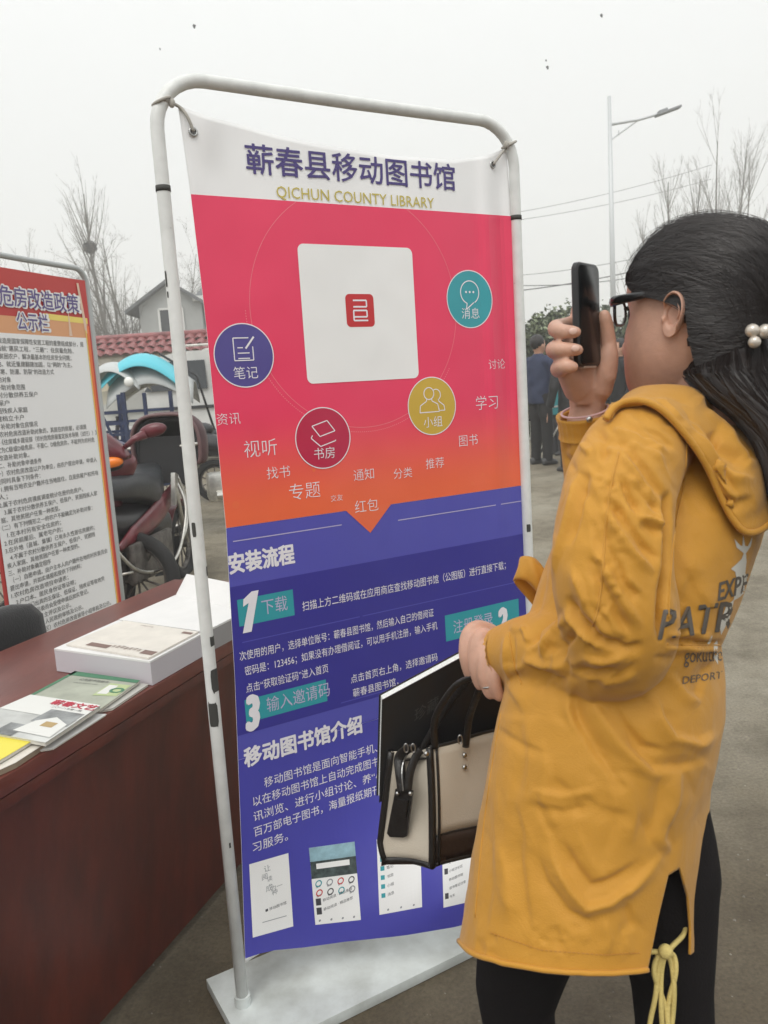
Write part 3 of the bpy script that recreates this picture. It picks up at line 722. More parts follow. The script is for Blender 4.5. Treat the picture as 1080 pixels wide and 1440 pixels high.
P_.text('white', '点击“获取验证码”进入首页', .074, .748, .0225, 4, width=.20)
P_.text('white', '点击首页右上角，选择邀请码', .330, .707, .0225, 4, width=.245); P_.text('white', '蕲春县图书馆，', .333, .672, .0225, 4, width=.125)
P_.text('white', '移动图书馆介绍', .056, .583, .047, 4, HV, width=.294)
for k, (s_, x_, wd) in enumerate((('移动图书馆是面向智能手机、平板电脑等移动终端', .096, .52), ('以在移动图书馆上自动完成图书馆藏书查询与借阅业务', .066, .56), ('讯浏览、进行小组讨论、养“小花”等多种互动活动，', .064, .56), ('百万部电子图书，海量报纸期刊以及中外文献供用户学', .062, .56), ('习服务。', .056, .085))):
    P_.text('white', s_, x_, .521 - .0355 * k, .0255, 4, width=wd)
u, z = pl(655, 1032); P_.text('white', '企业买', u - .05, z, .03, 4, .01)
# four app screenshots
def quad(key, q, lift): P_.poly(key, q, lift)
def scr(c):  # corner pixels TL TR BR BL -> plane
    return [pl(*p) for p in (c[3], c[2], c[1], c[0])]
def inq(Q, a, b):
    bl, br, tr, tl = Q
    return tuple((bl[i] * (1 - a) + br[i] * a) * (1 - b) + (tl[i] * (1 - a) + tr[i] * a) * b for i in (0, 1))
def sub(key, Q, a0, b0, a1, b1, lift): P_.poly(key, [inq(Q, a0, b0), inq(Q, a1, b0), inq(Q, a1, b1), inq(Q, a0, b1)], lift)
Q = scr(((350, 1215), (405, 1199), (412, 1302), (355, 1318))); quad('card', Q, 3)
for (s_, a, b, h_) in (('让', .36, .84, .017), ('阅', .30, .74, .016), ('读', .42, .70, .014), ('成', .38, .57, .018), ('为一', .50, .56, .015), ('种', .52, .50, .015)): x, y = inq(Q, a, b); P_.text('g2', s_, x, y, h_, 4)
x, y = inq(Q, .34, .30); P_.text('ink', '■ 移动图书馆', x, y, .0085, 4); sub('g2', Q, .25, .165, .85, .175, 4)
Q = scr(((434, 1192), (498, 1183), (507, 1293), (443, 1300))); quad('card', Q, 3)
sub('sky', Q, 0, .82, 1, 1, 4); sub('photo', Q, 0, .60, 1, .82, 4); sub('card', Q, .12, .72, .85, .79, 5)
for i in range(4):
    for j in range(2):
        x, y = inq(Q, .14 + .24 * i, .53 - .12 * j); P_.ring(('teal', 'g2', 'logo', 'ink')[(i + 2 * j) % 4], x, y, .006, .0028, 4, 14)
        x, y = inq(Q, .08 + .24 * i, .475 - .12 * j); P_.text('ink', '图书', x, y, .006, 4)
for j in range(2): sub('ink', Q, .05, .13 + .12 * j, .16, .22 + .12 * j, 4); x, y = inq(Q, .2, .17 + .12 * j); P_.text('ink', '移动阅读 · 精品推荐', x, y, .009, 4)
for i in range(4): x, y = inq(Q, .1 + .25 * i, .05); P_.disc('g2', x, y, .003, 4, 8)
Q = scr(((529, 1180), (590, 1172), (593, 1275), (533, 1286))); quad('card', Q, 3)
for j in range(6): sub('teal', Q, .06, .22 + .12 * j, .15, .28 + .12 * j, 4); x, y = inq(Q, .2, .23 + .12 * j); P_.text('ink', ('消息', '小组', '书房', '笔记', '专题', '收藏夹')[j], x, y, .010, 4)
for i in range(3): x, y = inq(Q, .2 + .3 * i, .05); P_.disc('g2', x, y, .003, 4, 8)
Q = scr(((620, 1160), (680, 1150), (684, 1262), (623, 1276))); quad('card', Q, 3)
for j in range(8): x, y = inq(Q, .14, .1 + .105 * j); P_.text('ink', ('今天', '读书笔记分享', '移动图书馆', '小组讨论区', '好书推荐给大家', '图书馆公告', '最新消息通知', '我的书房')[j], x, y, .009, 4)
for j in range(3): sub('ink', Q, .04, .1 + .3 * j, .12, .17 + .3 * j, 4)
P_.build(PM, ban, NM)
# eyelets, cord ties and their rings
M_steel = mat('eyelet_steel', (.45, .45, .44), .3, metal=1); M_cord = mat('grey_cord', (.42, .40, .36), .9)
for (px, py, kx, kz) in ((271, 186, 0, 1.93), (692, 232, .88, 1.945)):
    u, z = pl(px, py); c = cloth(u, z, 6)
    MB().tube([c + (E_ * math.cos(rad(a)) + Vector((0, 0, 1)) * math.sin(rad(a))) * .0072 for a in range(0, 360, 24)], .0024, 8, closed=True).build('eyelet', M_steel, ban, smooth=True)
    MB().ell(c - N_ * .0015, (.0055, .0015, .0055), X=E_, Y=N_, nu=12, nv=6).build('eyelet_hole', mat('hole_shadow', (.25, .25, .25), .8), ban, smooth=True)
    s_ = 1 if kx == 0 else -1; cn = cloth(.047 if kx == 0 else .858, 1.945, 6)
    tie = MB(); tie.tube(smooth_path([c + N_ * .003, c.lerp(cn, .5) + N_ * .006 + Vector((0, 0, .004)), cn, bp(kx + s_ * .024, 1.950, .008), bp(kx + s_ * .014, 1.952, .017)], 5), .0032, 7)
    tie.tube([bp(kx + s_ * .0134, 1.952) + (N_ * math.cos(rad(a)) + E_ * math.sin(rad(a))) * .0172 + Vector((0, 0, .008 * math.sin(rad(a)))) for a in range(0, 360, 24)], .003, 6, closed=True)
    tie.ell(bp(kx + s_ * .030, 1.948, .010), (.007, .006, .009), nu=8, nv=6)
    tie.build('tie_cord', M_cord, st, smooth=True)

# ================================================================== NOTICE BOARD STAND (left, behind the table)
A2 = Vector((-1.319, 3.876, 0)); yb = rad(70); E2 = Vector((math.cos(yb), math.sin(yb), 0)); N2 = Vector((E2.y, -E2.x, 0))
def b2(u, z, n=0.0): return A2 + E2 * u + N2 * n + Vector((0, 0, z))
def c2(u, z, lift=0): return b2(u, z, .012 + .004 * math.sin(u * 9) * sm(z, .3, 1) + (.0018 + .0006 * lift if lift else 0))
nb = thing('notice_board_stand', b2(-.38, 0), 'white notice board with red header and dense black text behind the table', 'notice board')
MB().tube(frame_path(lambda u, z: b2(u - .78 + .012, z), .78, 2.02, .075), .0125, 12).build('frame', mat('grey_steel_pipe', (.42, .44, .44), .4), nb, smooth=True)
for s_ in (-.75, .0): MB().box(b2(s_, .012), (.05, .42, .024), X=E2, Y=N2, bev=.004).build('foot', M_plate, nb)
p2 = MB(); n1, n2_ = 30, 40
p2.add([c2(-.725 + .712 * i / n1, .377 + 1.59 * j / n2_) for j in range(n2_ + 1) for i in range(n1 + 1)], [(j * (n1 + 1) + i, j * (n1 + 1) + i + 1, (j + 1) * (n1 + 1) + i + 1, (j + 1) * (n1 + 1) + i) for j in range(n2_) for i in range(n1)])
po = p2.build('poster', mat('poster_red', (.52, .05, .045), .5), nb, smooth=True)
QM = {'paper': mat('poster_white', (.84, .84, .84), .5), 'orange': mat('poster_orange', (.78, .17, .05), .5), 'yellow': mat('poster_yellow', (.85, .68, .16), .5), 'tan': mat('poster_tan', (.72, .36, .18), .5), 'pale': mat('poster_pale_streak', (.75, .55, .42), .5),
      'ink': mat('poster_ink', (.17, .17, .17), .6), 'title': mat('poster_title_purple', (.13, .10, .27), .5), 'tw': mat('poster_title_white', (.80, .79, .78), .5)}
QN = dict(paper='paper_field', orange='orange_border', yellow='yellow_border', tan='tan_field', pale='pale_streak', ink='lettering', title='title_lettering', tw='title_outline')
Q_ = Print(c2, .06)
Q_.rect('tan', -.725, 1.69, -.032, 1.775, 1); Q_.poly('yellow', [(-.34, 1.775), (-.03, 1.77), (-.03, 1.795), (-.30, 1.80)], 2)
Q_.poly('pale', [(-.16, 1.71), (-.14, 1.71), (-.15, 1.83)], 3); Q_.poly('pale', [(-.035, 1.72), (-.055, 1.74), (-.075, 1.95), (-.062, 1.95)], 3)
Q_.rect('paper', -.705, .405, -.052, 1.705, 2)
Q_.poly('orange', [(-.050, .43), (-.034, .43), (-.026, 1.76), (-.044, 1.76)], 3); Q_.rect('yellow', -.052, .43, -.046, 1.74, 4)
for key, off, lf in (('tw', .085, 4), ('title', .012, 6)):
    Q_.text(key, '农村危房改造政策', -.715, 1.822, .086, lf, off, width=.635 + (.012 if lf == 4 else 0)); Q_.text(key, '公示栏', -.475, 1.727, .080, lf, off, width=.185 + (.01 if lf == 4 else 0))
body = ['    农村危房改造是国家保障性安居工程的重要组成部分，是', '“三最两就”惠民工程，“三最”：住房最危险、', '、经济最贫困农户，解决最基本的住房安全问题；', '采取就地、就近重建翻建加固，以“两防”为主、', '震、防寒、防潮、防裂”的改造方式',
        '一、补助对象', '（一）补助对象范围', '1.农村分散供养五保户', '2.低保户', '3.贫困残疾人家庭', '4.建档立卡户', '（二）补助对象住房情况', '列为农村危房改造补助对象的，其居住的房屋，必须是', '据《住房城乡建设部（农村危险房屋鉴定技术导则（试行））》', '鉴定为C级或D级危房，不是C、D级危房的，不能列为农村危', '房改造补助对象。',
        '二、补助对象申请条件', '（一）农村危房改造以户为单位，由农户提出申请，申请人', '应同时具备下列条件：', '1.拥有当地农业户籍并在当地居住，且是房屋产权所有', '人；', '2.属于农村危房摸底调查统计在册的危房户。', '3.属于农村分散供养五保户、低保户、贫困残疾人家', '庭、其他贫困户任意一种类型。', '（二）有下列情形之一的农户不能确定为补助对象：', '1.在本村另有安全住房的；', '2.在房前屋后、属老宅户的；', '3.在外地（县城、集镇）已有永久性居住房屋的；', '4.不属于农村分散供养五保户、低保户、贫困残',
        '疾人家庭、其他贫困户任意一种类型的。', '三、补助对象确定程序', '（一）自愿申请。由户主本人向户籍所在地的村民委员会', '提出申请，并如实填报和提供下列材料：', '1.农村危房改造项目申请表；', '2.户口本、居民身份证等证明；', '3.有权部门出具的五保证、低保证、残疾证等有效凭', '证证明，村民委员会受理申请后如实登记。', '（二）村民民主评议及公示。', '（三）乡（镇）人民政府审核及公示。', '（四）县（市、区）农村危房改造领导小组审批及公示。', '确定为补助对象的农户应与县级政府签订农村危房', '改造协议限期完成。']
for k, s_ in enumerate(body):
    L_ = len(s_); Q_.text('ink', s_, -.69 + (.02 if k % 3 == 1 else 0), 1.665 - .0312 * k, 0.0245, 4, .004, width=min(.615, .0238 * L_))
Q_.build(QM, po, QN)

# ================================================================== TABLE AND THINGS ON IT
TD = Vector((.342, .9397, 0)).normalized(); TN = Vector((TD.y, -TD.x, 0))      # along the table, out of its front
T0 = Vector((-.697, 1.329, 0)); TZ = .75
def tp(a, b, z): return T0 + TD * a - TN * b + Vector((0, 0, z))              # a along, b back from the front edge
def wood(name, c, c2, r=.35, sc_=(1, 1, 1)):
    return mat(name, c, r, bump=.04, bscale=30, col2=c2, vscale=5, stretch=sc_, detail=8)
M_tab = wood('reddish_brown_veneer', (.120, .024, .015), (.070, .017, .012), .42, (3, 3, .8)); M_tab2 = wood('table_top_veneer', (.17, .045, .033), (.12, .03, .022), .3, (3, 1, 3))
tb = thing('table', tp(.4, .3, 0), 'long reddish brown wooden table carrying boxes and magazines', 'table')
TL0, TL1 = -1.25, 1.42
MB().box(tp((TL0 + TL1) / 2, .30, TZ - .0175), (TL1 - TL0, .60, .035), X=TD, Y=TN, bev=.003).build('table_top', M_tab2, tb, smooth='auto')
MB().box(tp((TL0 + TL1) / 2, .014, TZ - .0375 - .012), (TL1 - TL0, .022, .024), X=TD, Y=TN, bev=.002).build('edge_strip', M_tab, tb, smooth='auto')
fp = MB(); fp.prism([tp(TL0, .022, TZ - .062), tp(TL0, .040, TZ - .062), tp(TL0, .118, .03), tp(TL0, .100, .03)], TD * (TL1 - TL0)); fp.build('front_panel', M_tab, tb)
for a_ in (TL0 + .01, TL1 - .03):
    MB().prism([tp(a_, .05, TZ - .036), tp(a_, .57, TZ - .036), tp(a_, .57, .0), tp(a_, .11, .0)], TD * .02).build('side_panel', M_tab, tb)
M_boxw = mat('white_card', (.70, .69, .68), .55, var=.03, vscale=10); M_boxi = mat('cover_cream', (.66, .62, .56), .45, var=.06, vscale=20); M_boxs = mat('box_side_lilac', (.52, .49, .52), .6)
M_pages = mat('page_edges', (.60, .58, .52), .8, var=.15, vscale=200, stretch=(1, 1, 12)); M_brown = mat('brown_label', (.19, .12, .10), .6)
def slab(quad, z0, z1):
    m = MB(); return m.prism([Vector((p.x, p.y, z0)) for p in quad], (0, 0, z1 - z0))
def bil(q, a, b, z):
    p = (q[0] * (1 - a) + q[1] * a) * (1 - b) + (q[3] * (1 - a) + q[2] * a) * b; return Vector((p.x, p.y, z))
# first box with a printed cover
zt = TZ + .058
q1 = [onz(76, 912, zt), onz(211, 930, zt), onz(284, 891, zt), onz(166, 872, zt)]
bx = thing('gift_box', bil(q1, .5, .5, TZ), 'pale shallow box with a cream printed cover and brown labels, nearest on the table', 'box', 'white boxes on the table')
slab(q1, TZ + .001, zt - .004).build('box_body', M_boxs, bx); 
cq = [bil(q1, .06, .10, 0), bil(q1, .97, .03, 0), bil(q1, .97, .985, 0), bil(q1, .10, .97, 0)]
slab(q1, zt - .004, zt).build('box_rim', M_boxw, bx)
cv_ = slab(cq, zt + .0005, zt + .005).build('printed_cover', M_boxi, bx)
cp = Print(lambda x, y, l=0: bil(cq, x, y, zt + .0052 + .0003 * l), 5)
cp.rect('b', .20, .06, .46, .17, 1); cp.rect('b', .84, .08, .985, .20, 1); cp.rect('b', .86, .86, .98, .93, 1)
for k in range(7): cp.text('b', '书香蕲春阅读'[k % 6], .47 + .05 * k, .12 + .008 * (k % 3), .09, 2, sx=.5)
cp.text('b', '珍藏纪念册', .30, .90, .035, 2)
cp.line('l', [(.10, .25), (.95, .20)], .008, 1); cp.build({'b': M_brown, 'l': M_boxw}, cv_, {'b': 'lettering', 'l': 'printed_line'})
# second box, open, with its flap standing up
q2 = [onz(167, 872, zt), onz(287, 889, zt), onz(345, 860, zt), onz(247, 837, zt)]
bx2 = thing('gift_box', bil(q2, .5, .5, TZ), 'plain white box with its end flap raised, behind the banner pole', 'box', 'white boxes on the table')
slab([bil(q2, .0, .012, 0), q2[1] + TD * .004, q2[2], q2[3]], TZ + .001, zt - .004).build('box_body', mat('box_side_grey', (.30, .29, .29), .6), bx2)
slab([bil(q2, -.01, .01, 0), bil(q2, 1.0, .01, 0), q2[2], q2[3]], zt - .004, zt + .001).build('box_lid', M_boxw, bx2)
fl = MB(); a_, b_ = q2[3], q2[2]; up_ = Vector((.02, .045, .055)); fl.prism([a_, b_, b_ + up_, a_ + up_ + (b_ - a_) * .04], TD * .003); fl.build('flap', M_boxw, bx2)
# booklets
def booklet(px, z0, th, label, cover, spine=M_pages, group='printed booklets along the table edge', cat='booklet', grow=None):
    q = [onz(x, y, z0 + th) for x, y in px]
    r = thing('booklet', bil(q, .5, .5, z0), label, cat, group)
    slab([bil(q, .01, .01, 0), bil(q, .99, .01, 0), bil(q, .99, .99, 0), bil(q, .01, .99, 0)], z0 + .001, z0 + th - .001).build('pages', spine, r)
    c = slab(q, z0 + th - .001, z0 + th).build('cover', cover, r)
    return r, c, q, z0 + th
M_cg = mat('cover_grey_green', (.36, .38, .31), .35, var=.15, vscale=14); M_cw = mat('cover_grey_white', (.52, .53, .51), .3, var=.2, vscale=8); M_cy = mat('cover_yellow', (.72, .62, .07), .45)
M_green = mat('cover_green_band', (.05, .19, .10), .4); M_redt = mat('red_title', (.45, .02, .05), .5); M_dk = mat('dark_title', (.06, .06, .06), .5)
def bprint(c, q, z, items, mats, names):
    pr = Print(lambda x, y, l=0: bil(q, x, y, z + .0004 + .0003 * l), 5)
    for it in items:
        if it[0] == 'r': pr.rect(*it[1:])
        elif it[0] == 't': pr.text(*it[1:])
        elif it[0] == 'p': pr.poly(*it[1:])
        elif it[0] == 'd': pr.disc(*it[1:])
        elif it[0] == 'o': pr.ring(*it[1:])
    pr.build(mats, c, names)
BM = dict(g=M_green, r=M_redt, k=M_dk, w=mat('cover_paper', (.66, .66, .63), .5), y=M_cy, d=mat('cover_photo_grey', (.22, .23, .23), .4, var=.4, vscale=20), lg=mat('cover_pale_green', (.42, .50, .25), .4), o=mat('cover_ochre', (.4, .28, .12), .4))
BN = dict(g='green_band', r='title_lettering', k='lettering', w='white_panel', y='yellow_panel', d='cover_picture', lg='pale_green_panel', o='ochre_picture')
booklet(((90, 1010), (158, 996), (209, 962), (150, 955)), TZ, .006, 'grey booklet lying under the others at the very edge of the table', mat('cover_plain_grey', (.45, .44, .41), .5))
r, c, q, z = booklet(((0, 1000), (141, 997), (197, 957), (105, 944)), TZ + .007, .008, 'grey green booklet with a dark green band and round emblem beside the box', M_cg)
bprint(c, q, z, [('r', 'g', 0.0, .90, 1.0, 1.0, 1), ('r', 'g', 0, 0, .05, 1, 1), ('r', 'lg', .70, .42, .98, .80, 1), ('r', 'w', .72, .47, .84, .75, 2), ('o', 'g', .90, .60, .05, .035, 3), ('t', 'k', '公共图书馆服务', .25, .80, .06, 2), ('t', 'k', 'LIBRARY SERVICE GUIDE', .25, .72, .03, 2)], BM, BN)
booklet(((-40, 1070), (75, 1052), (150, 1004), (60, 1000)), TZ, .005, 'white sheet booklet under the red titled one at the table edge', M_boxw)
r, c, q, z = booklet(((-60, 1022), (64, 1044), (142, 992), (43, 977)), TZ + .016, .010, 'white booklet with a red title and a grey picture, between the green and yellow ones', M_cw)
bprint(c, q, z, [('r', 'w', 0, .55, 1, 1, 1), ('r', 'd', .55, .38, .98, .72, 2), ('r', 'd', .40, .0, .62, .28, 2), ('t', 'r', '蕲春文艺', .42, .84, .15, 3, .03), ('p', 'w', [(.55, .12), (.98, .10), (.96, .42), (.75, .55), (.60, .40)], 3), ('r', 'o', .72, .30, .86, .42, 4), ('t', 'k', '二〇一八年第一期', .50, .76, .05, 3)], BM, BN)
booklet(((-60, 1110), (22, 1072), (64, 1045), (-30, 1040)), TZ, .012, 'stack of brown edged paper under the yellow notebook', M_boxi, mat('brown_paper_edges', (.28, .22, .16), .8))
r, c, q, z = booklet(((-70, 1098), (-6, 1072), (46, 1041), (-30, 1022)), TZ + .013, .008, 'bright yellow notebook at the left edge of the table', M_cy)
bprint(c, q, z, [('t', 'k', '读书笔记 · 学习手册 · 二〇一八', .04, .08, .10, 1), ('r', 'k', .0, .97, 1, .985, 1)], BM, BN)
# black chair behind the table
M_blk = mat('black_fabric', (.012, .012, .013), .85, sheen=.2, bump=.2, bscale=150)
chp = at(2, 975, 2.35); ch = thing('chair', (chp.x, chp.y + .1, 0), 'black padded chair pushed up behind the table below the notice board', 'chair')
b_ = MB(); bc = Vector((chp.x - .03, chp.y, .735)); bw = TD
b_.rings([[bc + bw * (.24 * s_ * math.cos(t_ * math.pi / 10)) + TN * (.05 * math.sin(t_ * math.pi / 10) * s_) + Vector((0, 0, z_)) for t_ in range(20)] for z_, s_ in ((-.30, .8), (-.2, .95), (-.05, 1), (.02, .97), (.06, .82), (.078, .5), (.082, .1))])
b_.build('backrest', M_blk, ch, smooth=True)
sc_ = bc - TN * .26 + Vector((0, 0, -.33)); MB().box(sc_, (.44, .44, .07), X=bw, Y=TN, bev=.03).build('seat', M_blk, ch, smooth='auto')
for i in (-1, 1):
    for j in (-1, 1):
        p_ = sc_ + bw * (.19 * i) + TN * (.19 * j); MB().tube([(p_.x, p_.y, 0), (p_.x, p_.y, p_.z)], .012, 8).build('leg', M_dk, ch)
    p_ = sc_ + bw * (.19 * i) + TN * .2; MB().tube([(p_.x, p_.y, p_.z), (p_.x + TN.x * .03, p_.y + TN.y * .03, .55)], .011, 8).build('back_post', M_dk, ch)

# ================================================================== VEHICLES BEHIND
M_rub = mat('tyre_rubber', (.02, .02, .02), .85, bump=.3, bscale=80); M_maroon = mat('maroon_plastic', (.12, .012, .02), .33, var=.35, vscale=5, coat=.3); M_blkp = mat('black_plastic', (.022, .022, .024), .42, bump=.05)
M_seat = mat('dark_seat_vinyl', (.035, .038, .042), .42, bump=.15, bscale=40); M_chr = mat('worn_chrome', (.55, .54, .50), .3, metal=.8, var=.2, vscale=12); M_eng = mat('dirty_engine_metal', (.11, .10, .09), .6, metal=.3, var=.5, vscale=12); M_or = mat('orange_lens', (.85, .22, .02), .15)
def wheel(par, c, ax, R, wd, rim=M_eng, spokes=10):
    ax = Vector(ax).normalized(); u_ = Vector((0, 0, 1)); v_ = ax.cross(u_).normalized()
    circ = lambda r, o=0, n=28: [Vector(c) + (u_ * math.cos(2 * math.pi * k / n) + v_ * math.sin(2 * math.pi * k / n)) * r + ax * o for k in range(n)]
    w_ = MB().tube(circ(R - wd * .45), wd * .5, 8, closed=True, ref=ax).build('wheel', M_rub, par, smooth=True)
    m = MB(); m.tube(circ(R - wd * 1.0), wd * .16, 6, closed=True, ref=ax); m.tube([Vector(c) - ax * wd * .7, Vector(c) + ax * wd * .7], R * .13, 12)
    for k in range(spokes):
        a = 2 * math.pi * k / spokes; m.tube([Vector(c), Vector(c) + (u_ * math.cos(a) + v_ * math.sin(a)) * (R - wd)], wd * .06 + .002, 4)
    m.build('rim', rim, w_, smooth='auto'); return w_
def local(o, fx, fy):
    f = Vector((fx, fy, 0)).normalized(); l = Vector((-f.y, f.x, 0))
    return lambda a, b, z: Vector(o) + f * a + l * b + Vector((0, 0, z)), f, l
# maroon motorcycle with a wind-guard over its handlebar, seen from behind
o_ = at(196, 850, 5.45); o_.z = gz(o_.y)
mo = thing('motorcycle', o_, 'maroon motorcycle with a black wind guard and pale crash bar, between notice board and banner', 'motorcycle')
lf, mf, ml = local((o_.x, o_.y, o_.z), .10, 1)
wheel(mo, lf(-.42, -.02, .30), ml, .30, .10); wheel(mo, lf(.84, -.02, .29), ml, .29, .09)
# seat
ss = MB(); rg = []
for a_, wz, hw, th in ((-.60, .90, .13, .06), (-.54, .93, .18, .13), (-.3, .945, .20, .17), (-.05, .93, .20, .20), (.12, .90, .18, .22), (.28, .91, .15, .22), (.40, .95, .10, .16)):
    rg.append([lf(a_, hw * math.copysign(abs(math.cos(t_)) ** .5, math.cos(t_)), wz - th / 2 + th / 2 * math.copysign(abs(math.sin(t_)) ** .55, math.sin(t_))) for t_ in [2 * math.pi * k / 16 for k in range(16)]])
ss.rings(rg); ss.build('seat', M_seat, mo, smooth=True)
bd = MB(); bd.rings([[lf(a_, hw * math.cos(t_), z_ + h_ * math.sin(t_)) for t_ in [2 * math.pi * k / 14 for k in range(14)]] for a_, z_, hw, h_ in ((-.66, .70, .05, .04), (-.5, .66, .13, .09), (-.2, .60, .15, .13), (.1, .56, .16, .16), (.35, .52, .15, .18), (.5, .50, .10, .14))])
bd.build('body', M_blkp, mo, smooth=True)
for s_ in (-1, 1):
    sp_ = MB(); sp_.rings([[lf(a_, s_ * (.155 + .02 * math.cos(t_)), z_ + h_ * math.sin(t_)) for t_ in [2 * math.pi * k / 10 for k in range(10)]] for a_, z_, h_ in ((-.55, .52, .02), (-.35, .56, .055), (-.05, .60, .08), (.2, .66, .085), (.4, .73, .06), (.5, .78, .02))])
    sp_.build('side_panel', M_maroon, mo, smooth=True)
en = MB(); en.box(lf(.12, 0, .34), (.34, .26, .26), X=mf, Y=ml, bev=.04)
for k in range(7): en.box(lf(.30, 0, .30 + .035 * k), (.16, .2, .012), X=mf, Y=ml)
en.tube([lf(.2, .1, .3), lf(0, .15, .24), lf(-.5, .17, .28)], [.02, .03, .045], 10); en.box(lf(-.1, -.1, .42), (.3, .1, .12), X=mf, Y=ml, bev=.02); en.build('engine', M_eng, mo, smooth='auto')
MB().tube(smooth_path([lf(-.66, -.12, .62), lf(-.5, -.21, .38), lf(-.2, -.25, .30), (lf(.05, -.27, .33)), lf(.22, -.28, .48), lf(.33, -.27, .66), lf(.36, -.2, .84)], 5), .011, 8).build('crash_bar', M_chr, mo, smooth=True)
MB().tube(smooth_path([lf(-.5, -.2, .36), lf(-.55, 0, .34), lf(-.5, .2, .36)], 4), .009, 6).build('rear_guard', M_chr, mo, smooth=True)
MB().tube(smooth_path([lf(.36, -.22, .86), lf(.40, -.25, .68), lf(.36, -.26, .52), lf(.24, -.26, .42)], 4), .010, 6).build('front_guard', M_chr, mo, smooth=True)
MB().prism([lf(.30, -.20, .88), lf(.36, -.20, .86), lf(.27, -.20, .66), lf(.24, -.20, .66)], ml * -.03).build('chrome_trim', M_chr, mo)
MB().tube([lf(-.05, .12, .3), lf(-.1, .26, .015), lf(-.18, .27, .012)], [.014, .012, .012], 8).build('kickstand', M_eng, mo, smooth=True)
rf = MB(); rf.rings([[lf(-.42 + .35 * math.cos(a_), w_, .30 + .35 * math.sin(a_)) for w_ in (-.075, 0, .075)] + [lf(-.42 + .335 * math.cos(a_), w_, .30 + .335 * math.sin(a_)) for w_ in (.075, 0, -.075)] for a_ in [rad(x) for x in range(30, 215, 12)]]); rf.build('rear_mudguard', M_blkp, mo, smooth='auto')
MB().box(lf(-.2, .19, .36), (.62, .05, .20), X=mf, Y=ml, bev=.03).build('chain_case', M_eng, mo, smooth='auto'); MB().box(lf(-.15, -.19, .40), (.66, .05, .24), X=mf, Y=ml, bev=.03).build('chain_case', M_eng, mo, smooth='auto')
MB().prism([lf(.62, -.1, .38), lf(.62, .09, .38), lf(.52, .08, .10), lf(.52, -.09, .12)], mf * .01).build('mudflap', M_rub, mo)
mg = MB(); mg.rings([[lf(.84 + .34 * math.cos(a_), w_, .29 + .34 * math.sin(a_)) for w_, r_ in ((-.07, 0), (0, 1), (.07, 0))] + [lf(.84 + .33 * math.cos(a_), w_, .29 + .33 * math.sin(a_)) for w_ in (.07, 0, -.07)] for a_ in [rad(x) for x in range(20, 190, 15)]]); mg.build('front_mudguard', M_maroon, mo, smooth='auto')
fk = MB()
for s_ in (-1, 1): fk.tube([lf(.84, s_ * .07, .29), lf(.60, s_ * .08, 1.0)], .02, 8)
fk.tube([lf(.52, -.34, 1.06), lf(.60, -.12, 1.04), lf(.60, .12, 1.04), lf(.52, .34, 1.06)], .013, 8); fk.build('fork', M_chr, mo, smooth=True)
# the wind guard: a deep hood round the handlebar, open towards the rider
def hood_shell(lfx, a0, a1, wd, z0, z1, name, m, par, inner=1.0):
    r_ = []
    for a_, k in ((a0, 1.0), (a0 + (a1 - a0) * .3, 1.03), (a0 + (a1 - a0) * .65, .93), (a1 * .97 + a0 * .03, .6), (a1, .2)):
        row = []
        for i in range(25):
            t_ = math.pi * (1.18 - 1.36 * i / 24); cx = math.copysign(abs(math.cos(t_)) ** .62, math.cos(t_)); cz = max(math.sin(t_), -.45)
            row.append(lfx(a_, -wd / 2 * k * cx * inner * -1, z0 + (z1 - z0) * (.25 + .75 * k * math.copysign(abs(cz) ** .75, cz) * inner) * (1 if cz > 0 else 1)))
        r_.append(row)
    n = 25; v = [p for q in r_ for p in q]
    o = MB().add(v, [(i * n + k, i * n + k + 1, (i + 1) * n + k + 1, (i + 1) * n + k) for i in range(len(r_) - 1) for k in range(n - 1)]).build(name, m, par, smooth=True)
    md = o.modifiers.new('s', 'SOLIDIFY'); md.thickness = .022; md.offset = 0; return o, r_[0]
wgx = lambda a, b, z: lf(a, b - .10, z)
shell, rim_ = hood_shell(wgx, .52, .86, .50, .97, 1.28, 'wind_guard', mat('maroon_guard_fabric', (.07, .028, .032), .5, var=.2), mo)
MB().tube(rim_, .013, 6).build('guard_piping', mat('faded_maroon_trim', (.14, .075, .075), .5), mo, smooth=True)
hood_shell(lambda a, b, z: wgx(a + .03, b, z), .52, .80, .45, .97, 1.25, 'guard_lining', M_blk, mo)
gf = MB(); gf.prism([wgx(.58, -.22, 1.12), wgx(.58, .22, 1.12), wgx(.50, .20, .80), wgx(.50, -.20, .78)], mf * .03); gf.build('guard_apron', M_blk, mo)
# second motorcycle, mostly hidden behind the notice board: maroon tail with an orange lamp and a mirror
p_ = at(128, 690, 4.9); p_.z = gz(p_.y)
m2 = thing('motorcycle', p_, 'maroon motorcycle with a lit looking orange indicator, mostly behind the notice board', 'motorcycle')
lg, gf_, gl = local((p_.x - .22, p_.y + .25, p_.z), .9, -.25)
wheel(m2, lg(-.72, 0, .29), gl, .29, .09); wheel(m2, lg(.42, 0, .29), gl, .29, .09)
MB().rings([[lg(a_, hw * math.cos(t_), z_ + h_ * math.sin(t_)) for t_ in [2 * math.pi * k / 14 for k in range(14)]] for a_, z_, hw, h_ in ((-.80, .82, .03, .03), (-.6, .78, .13, .10), (-.2, .66, .14, .18), (.05, .60, .14, .2), (.2, .75, .15, .24), (.33, .93, .16, .15), (.42, 1.0, .10, .09), (.48, 1.02, .03, .04))]).build('body', M_maroon, m2, smooth=True)
oc = at(156, 651, 4.75); MB().ell(oc, (.075, .035, .036), X=(1, 0, .1), nu=14, nv=8).build('indicator', M_or, m2, smooth=True)
